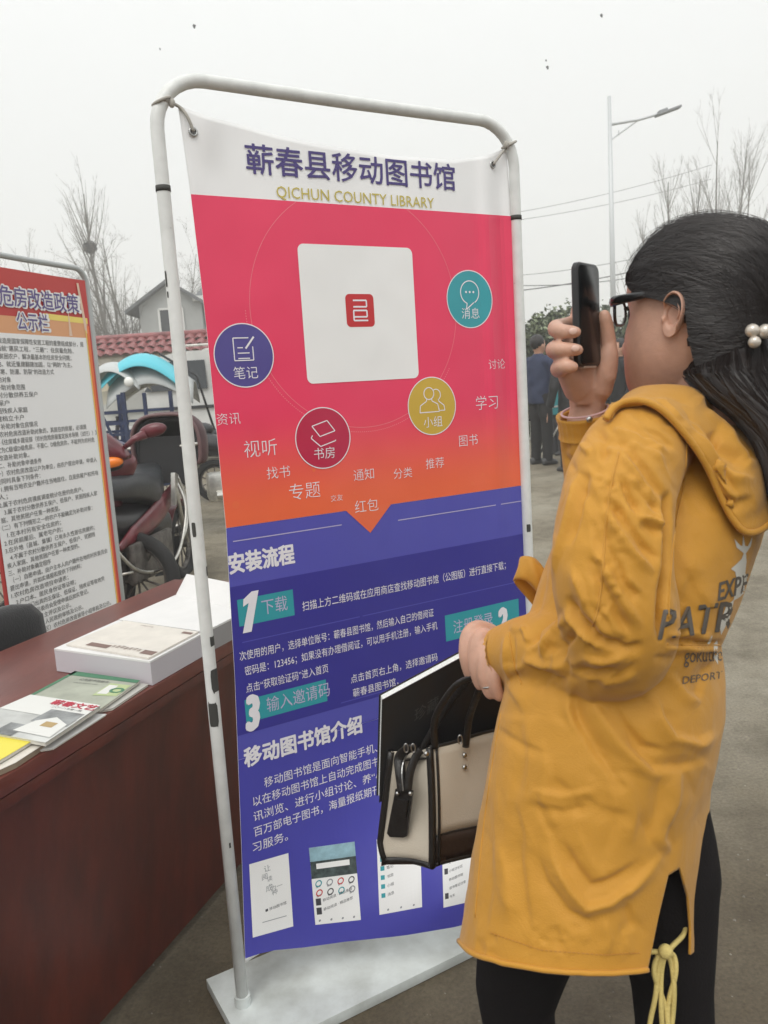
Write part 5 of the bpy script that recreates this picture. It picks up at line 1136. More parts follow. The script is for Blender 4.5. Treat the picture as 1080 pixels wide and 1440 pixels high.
# creases of the cloth: (polyline, half width px, height m)
CREASE = [
 ([(869, 668), (884, 699), (898, 724)], 6, -.007), ([(889, 678), (913, 703), (930, 726)], 7, -.005), ([(884, 668), (905, 690), (926, 712)], 4, .004), ([(882, 626), (911, 663), (940, 706)], 7, -.006), ([(872, 634), (898, 668), (926, 706)], 5, .004),
 ([(900, 733), (918, 743), (930, 749)], 6, -.004), ([(898, 724), (915, 730), (932, 738)], 4, .005), ([(860, 699), (878, 730), (902, 763), (926, 788)], 7, -.006), ([(852, 712), (868, 745), (895, 780), (922, 806)], 6, .005),
 ([(929, 637), (947, 672), (962, 705)], 9, -.004), ([(905, 625), (930, 648), (955, 690), (966, 730)], 7, .003), ([(850, 612), (880, 622), (905, 640)], 6, -.003), ([(876, 592), (900, 606), (925, 630)], 5, -.002), ([(880, 606), (915, 618), (942, 640)], 5, .003), ([(862, 600), (892, 612)], 4, .003), ([(906, 600), (930, 612), (950, 632)], 4, -.003),
 ([(940, 692), (938, 760), (936, 830), (930, 900)], 5, -.012), ([(930, 700), (930, 760), (928, 830)], 5, .004),
 ([(826, 775), (858, 840), (893, 905)], 9, -.004), ([(838, 770), (872, 835), (905, 885)], 8, .005), ([(850, 720), (856, 770), (880, 820), (912, 850)], 8, -.004), ([(800, 790), (825, 850), (862, 900)], 8, .004),
 ([(797, 838), (807, 866), (833, 895), (862, 912)], 7, -.008), ([(793, 856), (812, 885), (845, 915)], 6, .006), ([(792, 858), (762, 884), (742, 914)], 6, -.007), ([(800, 868), (776, 895), (760, 925)], 6, .006), ([(812, 885), (796, 905), (788, 935)], 6, -.006),
 ([(807, 942), (835, 950), (870, 942)], 7, -.006), ([(820, 925), (850, 932), (885, 920)], 7, .005), ([(748, 937), (770, 952), (800, 958)], 6, -.005), ([(735, 925), (760, 938), (795, 940)], 5, .004), ([(850, 900), (880, 912), (905, 905)], 7, -.005), ([(722, 890), (724, 930), (732, 955)], 4, -.003), ([(712, 888), (712, 930), (722, 960)], 4, .003), ([(735, 880), (742, 905)], 4, .003), ([(838, 960), (870, 958), (895, 945)], 6, .004),
 ([(975, 800), (965, 840), (955, 870)], 14, -.003), ([(955, 770), (985, 830), (1010, 860)], 16, .003),
 ([(936, 903), (960, 899), (990, 904), (1020, 902)], 4, -.006), ([(936, 912), (960, 909), (990, 914), (1015, 912)], 5, .005), ([(940, 893), (968, 889), (1000, 893)], 5, .004), ([(940, 945), (962, 975), (985, 990)], 9, .004), ([(1000, 925), (985, 960), (980, 985)], 9, -.004),
 ([(918, 975), (928, 1010), (945, 1036), (982, 1046), (1010, 1030)], 9, .009), ([(875, 1010), (892, 1050), (920, 1078), (960, 1078), (1000, 1062)], 11, -.006), ([(822, 965), (845, 1005), (872, 1045), (897, 1070), (930, 1098)], 11, .008), ([(803, 975), (812, 1010), (840, 1060), (870, 1095)], 9, -.007), ([(806, 958), (800, 1000), (815, 1040)], 7, .004),
 ([(860, 985), (880, 1020), (905, 1048), (945, 1058)], 7, -.005), ([(770, 1185), (785, 1220), (806, 1254), (826, 1276), (856, 1268), (895, 1240), (936, 1198)], 8, .009), ([(790, 1180), (808, 1215), (832, 1245), (862, 1236), (905, 1208)], 9, -.006), ([(752, 1190), (768, 1240), (800, 1282), (840, 1300)], 9, -.005),
 ([(742, 1110), (790, 1120), (840, 1112)], 8, .004), ([(740, 1130), (790, 1140), (830, 1135)], 7, -.003), ([(930, 1090), (925, 1140), (905, 1190)], 12, -.004), ([(960, 1075), (950, 1130), (930, 1180), (945, 1200)], 9, .005), ([(700, 1180), (712, 1240), (716, 1300)], 12, .004), ([(726, 1180), (736, 1250), (745, 1310)], 10, -.004), ([(684, 1100), (690, 1180), (690, 1260)], 10, -.003),
 ([(850, 1100), (862, 1160), (850, 1220)], 12, -.003), ([(880, 1090), (895, 1140), (885, 1190)], 11, .003), ([(760, 1040), (770, 1090), (765, 1150)], 12, .003), ([(730, 1010), (735, 1070), (725, 1130)], 12, -.003), ([(850, 1290), (858, 1320), (852, 1345)], 8, .003), ([(880, 1270), (892, 1310)], 8, -.004), ([(780, 1300), (790, 1335)], 8, -.003),
 ([(795, 620), (790, 640), (806, 660)], 6, -.004), ([(835, 600), (850, 620), (846, 650)], 6, -.004), ([(815, 625), (830, 640)], 5, .004), ([(812, 655), (806, 700), (790, 760), (772, 830)], 6, .005), ([(826, 665), (815, 720), (800, 770)], 6, -.005), ([(770, 770), (762, 830), (752, 870)], 7, -.004)]
CREASE = [(p, w_, h_ * (.62 if p[0][1] > 950 else .85)) for p, w_, h_ in CREASE]
def seg_dist(X, Y, poly):
    best = np.full(len(X), 1e9); sgn = np.zeros(len(X)); par = np.zeros(len(X)); n = len(poly) - 1
    for i in range(n):
        ax, ay = poly[i]; bx_, by_ = poly[i + 1]; vx, vy = bx_ - ax, by_ - ay; L2 = vx * vx + vy * vy
        t_ = np.clip(((X - ax) * vx + (Y - ay) * vy) / L2, 0, 1); d = np.hypot(X - ax - t_ * vx, Y - ay - t_ * vy)
        sg = np.sign(vx * (Y - ay) - vy * (X - ax)); m_ = d < best; best = np.where(m_, d, best); sgn = np.where(m_, sg, sgn); par = np.where(m_, (i + t_) / n, par)
    return best * sgn, par
def crease(me, items, gate=None):
    co, no = vdata(me); X, Y, Zd = npix(co); vd = co - np.array(CAM); vd /= np.linalg.norm(vd, axis=1)[:, None]
    fac = np.clip(-(no * vd).sum(1) * 3, 0, 1); disp = np.zeros(len(co))
    for poly, wd, hh in items:
        d, p_ = seg_dist(X, Y, poly); tap = np.clip(np.sin(np.pi * np.clip(p_, .0, 1)) * 1.5, 0, 1)
        a1, a2 = (.62, 1.55) if int(poly[0][0]) % 2 else (1.55, .62)
        disp += hh * tap * np.exp(-(np.abs(d) / (wd * np.where(d > 0, a1, a2))) ** 2)
    return co + no * (disp * fac)[:, None]
rnc = random.Random(12); AUTO = []
for (x0, y0, x1, y1, ang, ln, n_, am, wd) in ((812, 612, 915, 760, 52, 38, 44, .0032, 3.4), (800, 760, 915, 900, 50, 42, 34, .0028, 3.6), (715, 880, 880, 965, -12, 30, 40, .0034, 3.4), (735, 870, 800, 950, 75, 26, 22, .003, 3.2), (940, 640, 1020, 880, 62, 40, 18, .002, 4.5),
        (935, 890, 1020, 925, 0, 26, 22, .003, 3.0), (720, 960, 1000, 1130, 35, 60, 34, .0026, 5), (660, 1120, 980, 1330, 75, 60, 44, .0022, 5), (770, 600, 850, 800, 70, 36, 26, .003, 3.6), (850, 585, 960, 640, 22, 34, 26, .0026, 3.2), (670, 1300, 900, 1345, 88, 14, 60, .0016, 3.2), (840, 640, 872, 860, 8, 13, 90, .0022, 3.0)):
    for k in range(int(n_ * .45)):
        cx, cy = rnc.uniform(x0, x1), rnc.uniform(y0, y1); a_ = rad(ang + rnc.gauss(0, 16)); L_ = ln * rnc.uniform(.8, 1.7) / 2; bd_ = rnc.uniform(-.25, .25) * L_; dx, dy = math.cos(a_), math.sin(a_)
        AUTO.append(([(cx - dx * L_, cy - dy * L_), (cx - dy * bd_, cy + dx * bd_), (cx + dx * L_, cy + dy * L_)], wd * rnc.uniform(1.1, 1.9), am * rnc.choice((-1.1, -1, 1)) * rnc.uniform(.35, .95)))
co = crease(me, [(a, w_ * .85, h_ * 1.55) for a, w_, h_ in CREASE] + AUTO + [([(940, 688), (940, 760), (938, 830), (931, 905)], 3.6, -.016)])
# small scale rumpling everywhere
nz_ = np.array([mnoise.fractal(Vector((p[0] * 11, p[1] * 11, p[2] * 7)), .8, 2.1, 3) for p in co])
_, no = vdata(me); co = co + no * (nz_ * .0024)[:, None]
me.vertices.foreach_set('co', co.ravel()); me.update()
bmx = bmesh.new(); bmx.from_mesh(me)
# hem plane and the side slit
ha, hb_, hc = at(648, 1292, 1.24), at(812, 1349, 1.0), at(980, 1308, 1.165)
hn = (hb_ - ha).cross(hc - ha).normalized(); hn = hn if hn.z > 0 else -hn
bmesh.ops.bisect_plane(bmx, geom=bmx.verts[:] + bmx.edges[:] + bmx.faces[:], plane_co=ha, plane_no=-hn, clear_outer=True)
def inpoly(x, y, P):
    r = False; j = len(P) - 1
    for i in range(len(P)):
        if (P[i][1] > y) != (P[j][1] > y) and x < (P[j][0] - P[i][0]) * (y - P[i][1]) / (P[j][1] - P[i][1]) + P[i][0]: r = not r
        j = i
    return r
slit = [(948, 1198), (938, 1240), (926, 1290), (911, 1365), (970, 1380), (972, 1310), (968, 1262), (958, 1225)]
for (xa, ya), (xb, yb_) in zip(slit, slit[1:] + slit[:1]):
    pn_ = (ray(xa, ya)).cross(ray(xb, yb_)).normalized(); fs_ = []
    for fc in bmx.faces:
        c = fc.calc_center_median()
        if c.z < .80:
            x, y, z = pix(c)
            if min(xa, xb) - 8 < x < max(xa, xb) + 8 and min(ya, yb_) - 8 < y < max(ya, yb_) + 8: fs_.append(fc)
    gs_ = fs_ + list({e for f in fs_ for e in f.edges}) + list({v for f in fs_ for v in f.verts})
    if fs_: bmesh.ops.bisect_plane(bmx, geom=gs_, plane_co=CAM, plane_no=pn_, dist=1e-6)
kill = []
for fc in bmx.faces:
    c = fc.calc_center_median()
    if c.z < .78:
        x, y, z = pix(c)
        if inpoly(x, y, slit) and fc.normal.dot(c - CAM) < 0.02: kill.append(fc)
# open cuffs
cuffL, cuffR = Vector(sp[-1]), Vector(sp2[-1]); dL = (sp[-1] - sp[-2]).normalized(); dR = (sp2[-1] - sp2[-2]).normalized()
for fc in bmx.faces:
    c = fc.calc_center_median()
    for P0, D0, R0 in ((cuffL, dL, .03), (cuffR, dR, .036)):
        if (c - P0).length < .05 and (c - P0).dot(D0) > -.005 and fc.normal.dot(D0) > .55: kill.append(fc)
bmesh.ops.delete(bmx, geom=list(set(kill)), context='FACES')
bmx.to_mesh(me); bmx.free(); me.polygons.foreach_set('use_smooth', [True] * len(me.polygons))
bvh = BVHTree.FromPolygons([v.co.copy() for v in me.vertices], [tuple(p.vertices) for p in me.polygons])
so = coat.modifiers.new('s', 'SOLIDIFY'); so.thickness = .003; so.offset = -1
# rolled hem edge and topstitch along it
hem = []
for px in range(646, 912, 6):
    best = None
    for py in range(1390, 1240, -1):
        r_ = ray(px, py).normalized(); h_ = bvh.ray_cast(CAM, r_)
        if h_[0] is not None and h_[1].dot(r_) < 0: best = h_[0] + h_[1] * .001; break
    if best is not None: hem.append(best)
if len(hem) > 4: MB().tube(smooth_path(hem[::2], 3), .0035, 6).build('hem', M_coat, coat, smooth=True)
def on_coat(px, py, lift=.0015):
    r_ = ray(px, py).normalized(); h_ = bvh.ray_cast(CAM, r_)
    return None if h_[0] is None else h_[0] - r_ * lift + h_[1] * 0
# topstitching lines
def seam(poly, r=.0011, name='seam'):
    q_ = smooth_path([Vector((x, y, 0)) for x, y in poly], 8); pts = [on_coat(v.x, v.y, .0006) for v in q_]; pts = [p for p in pts if p is not None]
    runs = [[pts[0]]]
    for p in pts[1:]:
        if (p - runs[-1][-1]).length < .022: runs[-1].append(p)
        else: runs.append([p])
    m_ = MB()
    for r_ in runs:
        if len(r_) > 2: m_.tube(r_, r, 6)
    if m_.v: m_.build(name, M_coat, coat, smooth=True)
seam([(870, 636), (858, 690), (851, 750), (848, 800), (842, 850), (834, 880)]); seam([(938, 906), (965, 907), (1000, 907), (1016, 908)]); seam([(716, 888), (718, 910), (724, 940), (733, 962)]); seam([(705, 1000), (690, 1090), (678, 1180), (668, 1290)]); seam([(966, 620), (962, 680), (950, 740), (944, 800), (940, 870)])
M_stitch = mat('stitch_thread', (.42, .19, .03), .8)
for poly in ([(690, 1312), (760, 1336), (850, 1343), (905, 1340)],):
    pts = [on_coat(x, y, .001) for x, y in [(a[0] + (b_[0] - a[0]) * k / 14, a[1] + (b_[1] - a[1]) * k / 14) for a, b_ in zip(poly, poly[1:]) for k in range(14)]]
    pts = [p for p in pts if p is not None]; m_ = MB()
    for i in range(0, len(pts) - 1):
        if (pts[i + 1] - pts[i]).length < .03: m_.tube([pts[i], pts[i].lerp(pts[i + 1], .6)], .0007, 4)
    m_.build('topstitch', M_stitch, coat)
# ---- printing on the back
class SurfPrint(Print):
    own = True
    def build2(s, mats, parent, names):
        for k, mb in s.m.items():
            k = k[0] if isinstance(k, tuple) else k; v = mb.v; ok = [p is not None and p[0] < 90 for p in v]; m2 = MB()
            f = [q for q in mb.f if all(ok[i] for i in q)]
            if f: m2.v = v; m2.f = f; m2.mi = [0] * len(f); m2.build(names[k], mats[k], parent, fix=False)['kind'] = 'stuff'
def sp_f(X, Y, lift=1):
    p = on_coat(X, -Y, .0008 + .0005 * lift); return p if p is not None else Vector((99, 99, 99))
S = SurfPrint(sp_f, 3.0); S.own = True
def stext(key, s_, x, y, h, wd, off=.02, shear=.2, rise=.25, lift=2): S.text(key, s_, x, -y, h, lift, off, width=wd, shear=shear, rise=rise)
S.poly('w', [(x, -y) for x, y in [(1033, 758), (1036, 770), (1046, 778), (1043, 786), (1036, 793), (1028, 800), (1034, 804), (1036, 815), (1031, 850), (1026, 870), (1014, 893), (1012, 880), (1022, 850), (1040, 840), (1058, 822), (1048, 806), (1050, 790), (1049, 778), (1056, 768), (1058, 755), (1052, 768), (1048, 768), (1045, 752), (1044, 768), (1041, 767)]], 1)
S.poly('w', [(x, -y) for x, y in [(995, 904), (1002, 893), (1000, 903), (994, 909)]], 1); S.poly('w', [(x, -y) for x, y in [(1004, 905), (1009, 900), (1010, 935), (1004, 925)]], 1)
stext('k', 'EXPEDI', 1010, 845, 36, 60, .018, .2, .32, 2); stext('k', 'PATR', 926, 899, 58, 104, .018, .25, .13, 2)
stext('k', 'gokutree', 962, 932, 30, 62, .0, .1, .05, 2); stext('k', 'DEPORT', 960, 962, 15, 56, .0, .1, .15, 2)
S.build2({'k': mat('coat_print_dark', (.10, .085, .07), .6), 'w': mat('coat_print_white', (.62, .60, .54), .6)}, coat, {'k': 'back_lettering', 'w': 'back_emblem'})
# ---- hood lying on the back
OUT = [(852, 590, 1.12), (862, 574, 1.09), (880, 565, 1.06), (905, 564, 1.03), (933, 578, 1.02), (964, 611, 1.02), (991, 650, 1.03), (1013, 697, 1.05), (1030, 729, 1.07), (1048, 748, 1.08), (1072, 744, 1.10), (1100, 715, 1.14)]
INN = [(868, 566, 1.14), (880, 554, 1.12), (896, 545, 1.10), (915, 541, 1.085), (945, 540, 1.08), (975, 545, 1.08), (1000, 562, 1.085), (1025, 588, 1.09), (1043, 606, 1.10), (1060, 618, 1.11), (1085, 622, 1.13), (1105, 618, 1.16)]
def hit_d(px, py, d):
    h_ = bvh.ray_cast(CAM, ray(px, py).normalized())
    return min(d, (h_[0] - CAM).dot(fwd)) if h_[0] is not None else d
op = [Vector((x, y, hit_d(x, y, d) - .006)) for x, y, d in OUT]; ip = [Vector((x, y, hit_d(x, y, d) - .010)) for x, y, d in INN]
op = smooth_path(op, 8)
for _ in range(10):
    zz_ = [q.z for q in op]
    for i in range(1, len(op) - 1): op[i].z = (zz_[i - 1] + zz_[i] + zz_[i + 1]) / 3
zz_ = [min(q.z, hit_d(q.x, q.y, 9) + .002) for q in op]; zz_ = [min(zz_[max(0, i - 7):i + 8]) for i in range(len(zz_))]
for _ in range(30): zz_ = [zz_[0]] + [(zz_[i - 1] + zz_[i] + zz_[i + 1]) / 3 for i in range(1, len(zz_) - 1)] + [zz_[-1]]
for q, z_ in zip(op, zz_): q.z = z_
ip = smooth_path(ip, 8); nt2 = 22; hv = []
for i, (o1, i1) in enumerate(zip(op, ip)):
    s_ = i / (len(op) - 1)
    for j in range(nt2 + 1):
        t_ = j / nt2; q = o1.lerp(i1, t_); d = q.z
        if 0 < t_ : d = min(d, hit_d(q.x, q.y, 9) - .006) if hit_d(q.x, q.y, 9) < 9 else d
        bul = .030 * math.sin(math.pi * min(1, t_ * 1.0)) ** .7 * (.45 + .75 * sm(s_, .15, .6)) + .010 * math.exp(-(t_ / .12) ** 2)
        hv.append((q.x, q.y, d - bul))
hm_ = MB(); hm_.add([at(*q) for q in hv], [(i * (nt2 + 1) + j, i * (nt2 + 1) + j + 1, (i + 1) * (nt2 + 1) + j + 1, (i + 1) * (nt2 + 1) + j) for i in range(len(op) - 1) for j in range(nt2)])
hood = hm_.build('hood', M_coat, coat, smooth=True)
sb = hood.modifiers.new('u', 'SUBSURF'); sb.levels = 1; sb.render_levels = 1
dg = bpy.context.evaluated_depsgraph_get(); hme = bpy.data.meshes.new_from_object(hood.evaluated_get(dg)); hood.modifiers.clear(); hood.data = hme
HC = [([(984, 552), (1003, 582), (1024, 608), (1048, 640), (1064, 656)], 6, .010), ([(988, 560), (1012, 575), (1040, 590)], 8, -.012), ([(1000, 606), (1012, 628), (1034, 640), (1052, 652)], 8, -.010), ([(948, 582), (980, 602), (1004, 640), (1020, 680), (1040, 712)], 7, .008), ([(955, 580), (990, 618), (1014, 660), (1036, 700)], 6, -.007),
      ([(982, 600), (1000, 640), (1030, 668), (1064, 676)], 7, .007), ([(1030, 610), (1050, 632), (1062, 648)], 5, -.007), ([(1035, 598), (1052, 612), (1066, 630)], 5, .006), ([(905, 552), (940, 555), (975, 570)], 6, -.004), ([(900, 560), (935, 566), (960, 590)], 5, .004), ([(1010, 700), (1035, 706), (1062, 702)], 8, -.006), ([(870, 568), (900, 556), (930, 556)], 4, -.003)]
hme.vertices.foreach_set('co', crease(hme, HC).ravel()); hme.update()
so = hood.modifiers.new('s', 'SOLIDIFY'); so.thickness = .006; so.offset = -1
MB().tube([at(q.x, q.y, q.z - .012) for q in op[::2]], .0045, 8).build('hood_edge', M_coat, hood, smooth=True)
# collar standing round the neck behind the hood
nc_ = ear + WL * -.078; MB().rings([[Vector((nc_.x, nc_.y, 0)) + WF * (-.022 + r_ * 1.02 * math.cos(q)) + WL * (r_ * math.sin(q)) + UZ * z_ for q in [2 * math.pi * i / 40 for i in range(40)]] for z_, r_ in ((ear.z - .16, .074), (ear.z - .125, .069), (ear.z - .105, .066), (ear.z - .100, .064), (ear.z - .105, .061), (ear.z - .13, .060))], caps=False).build('inner_collar', M_blk, wo_, smooth=True)
# cuffs, button, flap
def cuff(P0, D0, r, wd, name='cuff', pleats=26, amp=.0006):
    D0 = Vector(D0).normalized(); u_ = D0.orthogonal().normalized(); v_ = D0.cross(u_); rr = []
    for k in range(7):
        a_ = k / 6; rr.append([P0 + D0 * (-wd + wd * a_) + (u_ * math.cos(q) + v_ * math.sin(q)) * (r + amp * math.sin(q * pleats) + (.002 if k in (0, 6) else 0) + .0012 * math.sin(k * 3)) for q in [2 * math.pi * i / 90 for i in range(90)]])
    rr.append([P0 + D0 * -.004 + (u_ * math.cos(q) + v_ * math.sin(q)) * (r - .005) for q in [2 * math.pi * i / 90 for i in range(90)]]); rr.append([P0 - D0 * .03 + (u_ * math.cos(q) + v_ * math.sin(q)) * (r - .006) for q in [2 * math.pi * i / 90 for i in range(90)]])
    return MB().rings(rr, caps=False).build(name, M_coat, coat, smooth=True)
cuff(cuffL - dL * .022, dL, .0405, .024); cuff(cuffR + dR * .004, dR, .0415, .034)
MB().tube([cuffR + dR * .006 + (dR.orthogonal().normalized() * math.cos(q) + dR.cross(dR.orthogonal().normalized()) * math.sin(q)) * .034 for q in [2 * math.pi * i / 40 for i in range(40)]], .0018, 6, closed=True).build('pink_inner_cuff', mat('pink_lining', (.62, .40, .40), .8), wo_, smooth=True)
bq = at(829, 590, 1.152); MB().ell(bq, (.0048, .0025, .0048), nu=14, nv=8).build('snap_button', M_steel, coat, smooth=True)
fpts = smooth_path([at(782, 872, 1.20), at(756, 846, 1.19), at(731, 812, 1.18), at(728, 801, 1.17), at(741, 799, 1.155), at(757, 812, 1.15), at(768, 836, 1.155), at(772, 862, 1.16)], 5); fl_ = MB(); fv = []
for i, p in enumerate(fpts):
    w0 = .009 + .008 * sm(i, 4, 16)
    for j in range(7): q = -1 + j / 3; fv.append(p + Vector((.35, .2, .9)).normalized() * (w0 * q) + Vector((0, -.006 * (1 - q * q) + .002 * math.sin(i * .9 + j), 0)))
fl_.add(fv, [(i * 7 + j, i * 7 + j + 1, (i + 1) * 7 + j + 1, (i + 1) * 7 + j) for i in range(len(fpts) - 1) for j in range(6)])
o = fl_.build('front_flap', M_coat, coat, smooth=True); md = o.modifiers.new('s', 'SOLIDIFY'); md.thickness = .004; md.offset = 0
# drawstring with a bow at the slit
M_str = mat('pale_yellow_cord', (.60, .47, .16), .8, bump=.3, bscale=300)
dsx = MB()
dsx.tube(smooth_path([at(962, 1240, 1.05), at(964, 1290, 1.045), at(962, 1312, 1.03), at(948, 1328, 1.0), at(936, 1338, .99), at(912, 1338, .985)], 5), .0032, 7)
for pts in ([(936, 1338), (926, 1360), (922, 1400), (914, 1440), (912, 1480)], [(936, 1338), (930, 1370), (930, 1420), (933, 1470), (930, 1500)], [(936, 1338), (944, 1355), (948, 1390), (946, 1430), (940, 1470)], [(936, 1338), (948, 1345), (950, 1370), (940, 1410), (938, 1450), (925, 1475)], [(936, 1338), (925, 1345), (920, 1370), (934, 1410), (940, 1445)]):
    dsx.tube(smooth_path([at(x, y, .985 + .004 * (i % 2)) for i, (x, y) in enumerate(pts)], 5), .0032, 7)
dsx.ell(at(936, 1338, .982), (.009, .008, .009)); dsx.build('drawstring', M_str, coat, smooth=True)

# ---- leggings and shoes
M_leg = mat('black_leggings', (.008, .0065, .007), .9, spec=.2, bump=.15, bscale=300)
nl, fl2 = at(945, 1390, 1.10), at(727, 1390, 1.27); hipn, hipf = at(905, 1130, 1.12), at(830, 1130, 1.20)
lm = MB()
lm.tube(smooth_path([hipn, at(928, 1240, 1.11), nl, Vector((nl.x + .01, nl.y, .30)), Vector((nl.x + .01, nl.y - .01, .08))], 5), [.085 - .0008 * k * k * .2 for k in range(6)] + [.074 - .005 * k for k in range(5)] + [.053] * 5 + [.05, .046, .042, .039, .036], 20)
lm.tube(smooth_path([hipf, at(770, 1250, 1.24), fl2, Vector((fl2.x + .01, fl2.y, .30)), Vector((fl2.x + .01, fl2.y - .01, .08))], 5), [.09] * 6 + [.082, .078, .074, .070, .066] + [.060, .058, .056, .055, .055] + [.05, .046, .042, .039, .036], 20)
lm.ell((hipn + hipf) / 2 + Vector((0, 0, .03)), (.12, .15, .12), X=WF, Y=WL)
remesh_obj(lm, 'leggings', M_leg, wo_, .007, 3)
for q in (nl, fl2):
    f0 = Vector((q.x + .01, q.y - .01, 0))
    MB().rings([[f0 + WF * a_ + WL * (w_ * math.cos(r_)) + Vector((0, 0, max(0, z_ + h_ * math.sin(r_)))) for r_ in [2 * math.pi * i / 14 for i in range(14)]] for a_, z_, w_, h_ in ((-.075, .04, .015, .03), (-.06, .05, .032, .05), (0, .055, .036, .055), (.08, .035, .042, .035), (.14, .028, .038, .028), (.165, .022, .02, .02))]).build('shoe', M_blkp, wo_, smooth=True)

# ---- head, neck, arms and hands as one body
HF = Vector((-.73, .68, 0)).normalized(); HL = Vector((-HF.y, HF.x, 0))
ear = at(945, 446, 1.072); HCN = ear + HL * -.078 + HF * .004
def hl(F_, L_, U_): return HCN + HF * (F_ * 1.04) + HL * L_ + UZ * U_
prof = [(-.122, .062, .020, .018), (-.114, .078, .005, .034), (-.100, .086, -.022, .048), (-.082, .090, -.046, .060), (-.060, .091, -.068, .069), (-.030, .090, -.085, .0755), (0, .086, -.096, .0775), (.02, .084, -.099, .077), (.045, .087, -.098, .075), (.07, .080, -.091, .068), (.092, .062, -.074, .054), (.108, .036, -.048, .034), (.116, .008, -.02, .012)]
prof = [tuple(a + (b_ - a) * (3 * t_ * t_ - 2 * t_ ** 3) * 0 + (b_ - a) * t_ for a, b_ in zip(p0, p1)) for p0, p1 in zip(prof, prof[1:]) for t_ in (0, .25, .5, .75)] + [prof[-1]]
for _ in range(6): prof = [prof[0]] + [tuple((a + 2 * b_ + c_) / 4 for a, b_, c_ in zip(prof[i - 1], prof[i], prof[i + 1])) for i in range(1, len(prof) - 1)] + [prof[-1]]
hb2 = MB(); rr = []
for U_, Ff, Fb, w_ in prof:
    row = []
    for k in range(48):
        q = 2 * math.pi * k / 48; c_, s_ = math.cos(q), math.sin(q); cf = (Ff + Fb) / 2; rf = (Ff - Fb) / 2
        x = cf + rf * math.copysign(abs(c_) ** (.9 if c_ > 0 else 1), c_); y = w_ * math.copysign(abs(s_) ** .88, s_)
        x += .004 * math.exp(-((y) / .012) ** 2) * math.exp(-((U_ + .02) / .03) ** 2) * (c_ > 0)          # nose bridge
        x -= .008 * math.exp(-((abs(y) - .032) / .014) ** 2) * math.exp(-((U_ - .012) / .014) ** 2) * (c_ > 0)   # eye sockets
        y += math.copysign(.004, y) * math.exp(-((U_ + .045) / .03) ** 2) * math.exp(-((x - .045) / .03) ** 2)      # cheek
        row.append(hl(x, y, U_))
    rr.append(row)
hb2.rings(rr)
hb2.ell(hl(.090, 0, -.034), (.012, .013, .015), X=HF, Y=HL); hb2.ell(hl(.086, .010, -.038), (.010, .008, .008), X=HF, Y=HL); hb2.ell(hl(.086, -.010, -.038), (.010, .008, .008), X=HF, Y=HL)
hb2.ell(hl(.086, 0, -.064), (.010, .022, .006), X=HF, Y=HL); hb2.ell(hl(.085, 0, -.076), (.010, .019, .007), X=HF, Y=HL); hb2.ell(hl(.078, 0, -.104), (.016, .018, .014), X=HF, Y=HL)
hb2.tube([hl(-.030, 0, -.03), hl(-.026, 0, -.09), hl(-.034, 0, -.15), hl(-.045, 0, -.20), hl(-.05, 0, -.27)], [.060, .058, .057, .058, .055], 22)
ct = at(925, 800, 1.16); hb2.tube([hl(-.05, 0, -.25), ct, at(870, 1000, 1.15)], [.05, .075, .08], 16)
# arms inside the sleeves
hb2.tube([sp[3]] + list(sp[8:-1:4]) + [sp[-1]], .034, 12); hb2.tube([sp2[2]] + list(sp2[8:-1:4]) + [sp2[-1]], .028, 12)
hb2.tube([hl(-.05, 0, -.26), sp[3]], .032, 12); hb2.tube([hl(-.05, 0, -.26), sp2[2]], .032, 12)
def chain(pts, r, seg=12): hb2.tube(smooth_path([at(*p) for p in pts], 4), [lerp_tab([(i, q) for i, q in enumerate(r)], k / 4) for k in range(4 * (len(pts) - 1) + 1)], seg, rnd=True)
# raised right hand round the phone: wrist, palm, fingers over its near edge, thumb along the far edge
chain([(823, 600, 1.21), (826, 575, 1.20), (826, 550, 1.195)], [.029, .026, .029])
hb2.tube(smooth_path([at(826, 568, 1.19), at(826, 545, 1.185), at(824, 520, 1.18), at(821, 495, 1.175), at(820, 472, 1.175)], 3), [.030, .032, .035, .038, .039, .040, .040, .040, .040, .039, .038, .037, .034], 18, flat=.50, ref=tuple(-(Vector((.63, .77, 0)))))
chain([(812, 548, 1.17), (802, 530, 1.15), (794, 512, 1.14)], [.020, .017, .014])       # heel of the hand
chain([(842, 548, 1.18), (851, 520, 1.165), (856, 495, 1.155)], [.020, .018, .014])     # thumb base
chain([(852, 530, 1.165), (857, 500, 1.158), (854, 470, 1.150), (850, 445, 1.140)], [.0150, .0120, .0112, .0098])
for k, (y0, xk, xt, yt, d_) in enumerate(((457, 782, 809, 466, 0), (487, 779, 812, 491, .000), (514, 786, 805, 515, .004))):
    chain([(806, y0 - 2, 1.165 + d_), (791, y0 + 2, 1.150), (xk, y0 + 5, 1.118), (xk + 8, yt, 1.086), (xt, yt + 1, 1.083)], [.0115, .0118, .0124, .0104, .0084])
chain([(812, 444, 1.17), (815, 432, 1.155), (824, 436, 1.145)], [.011, .0105, .009])
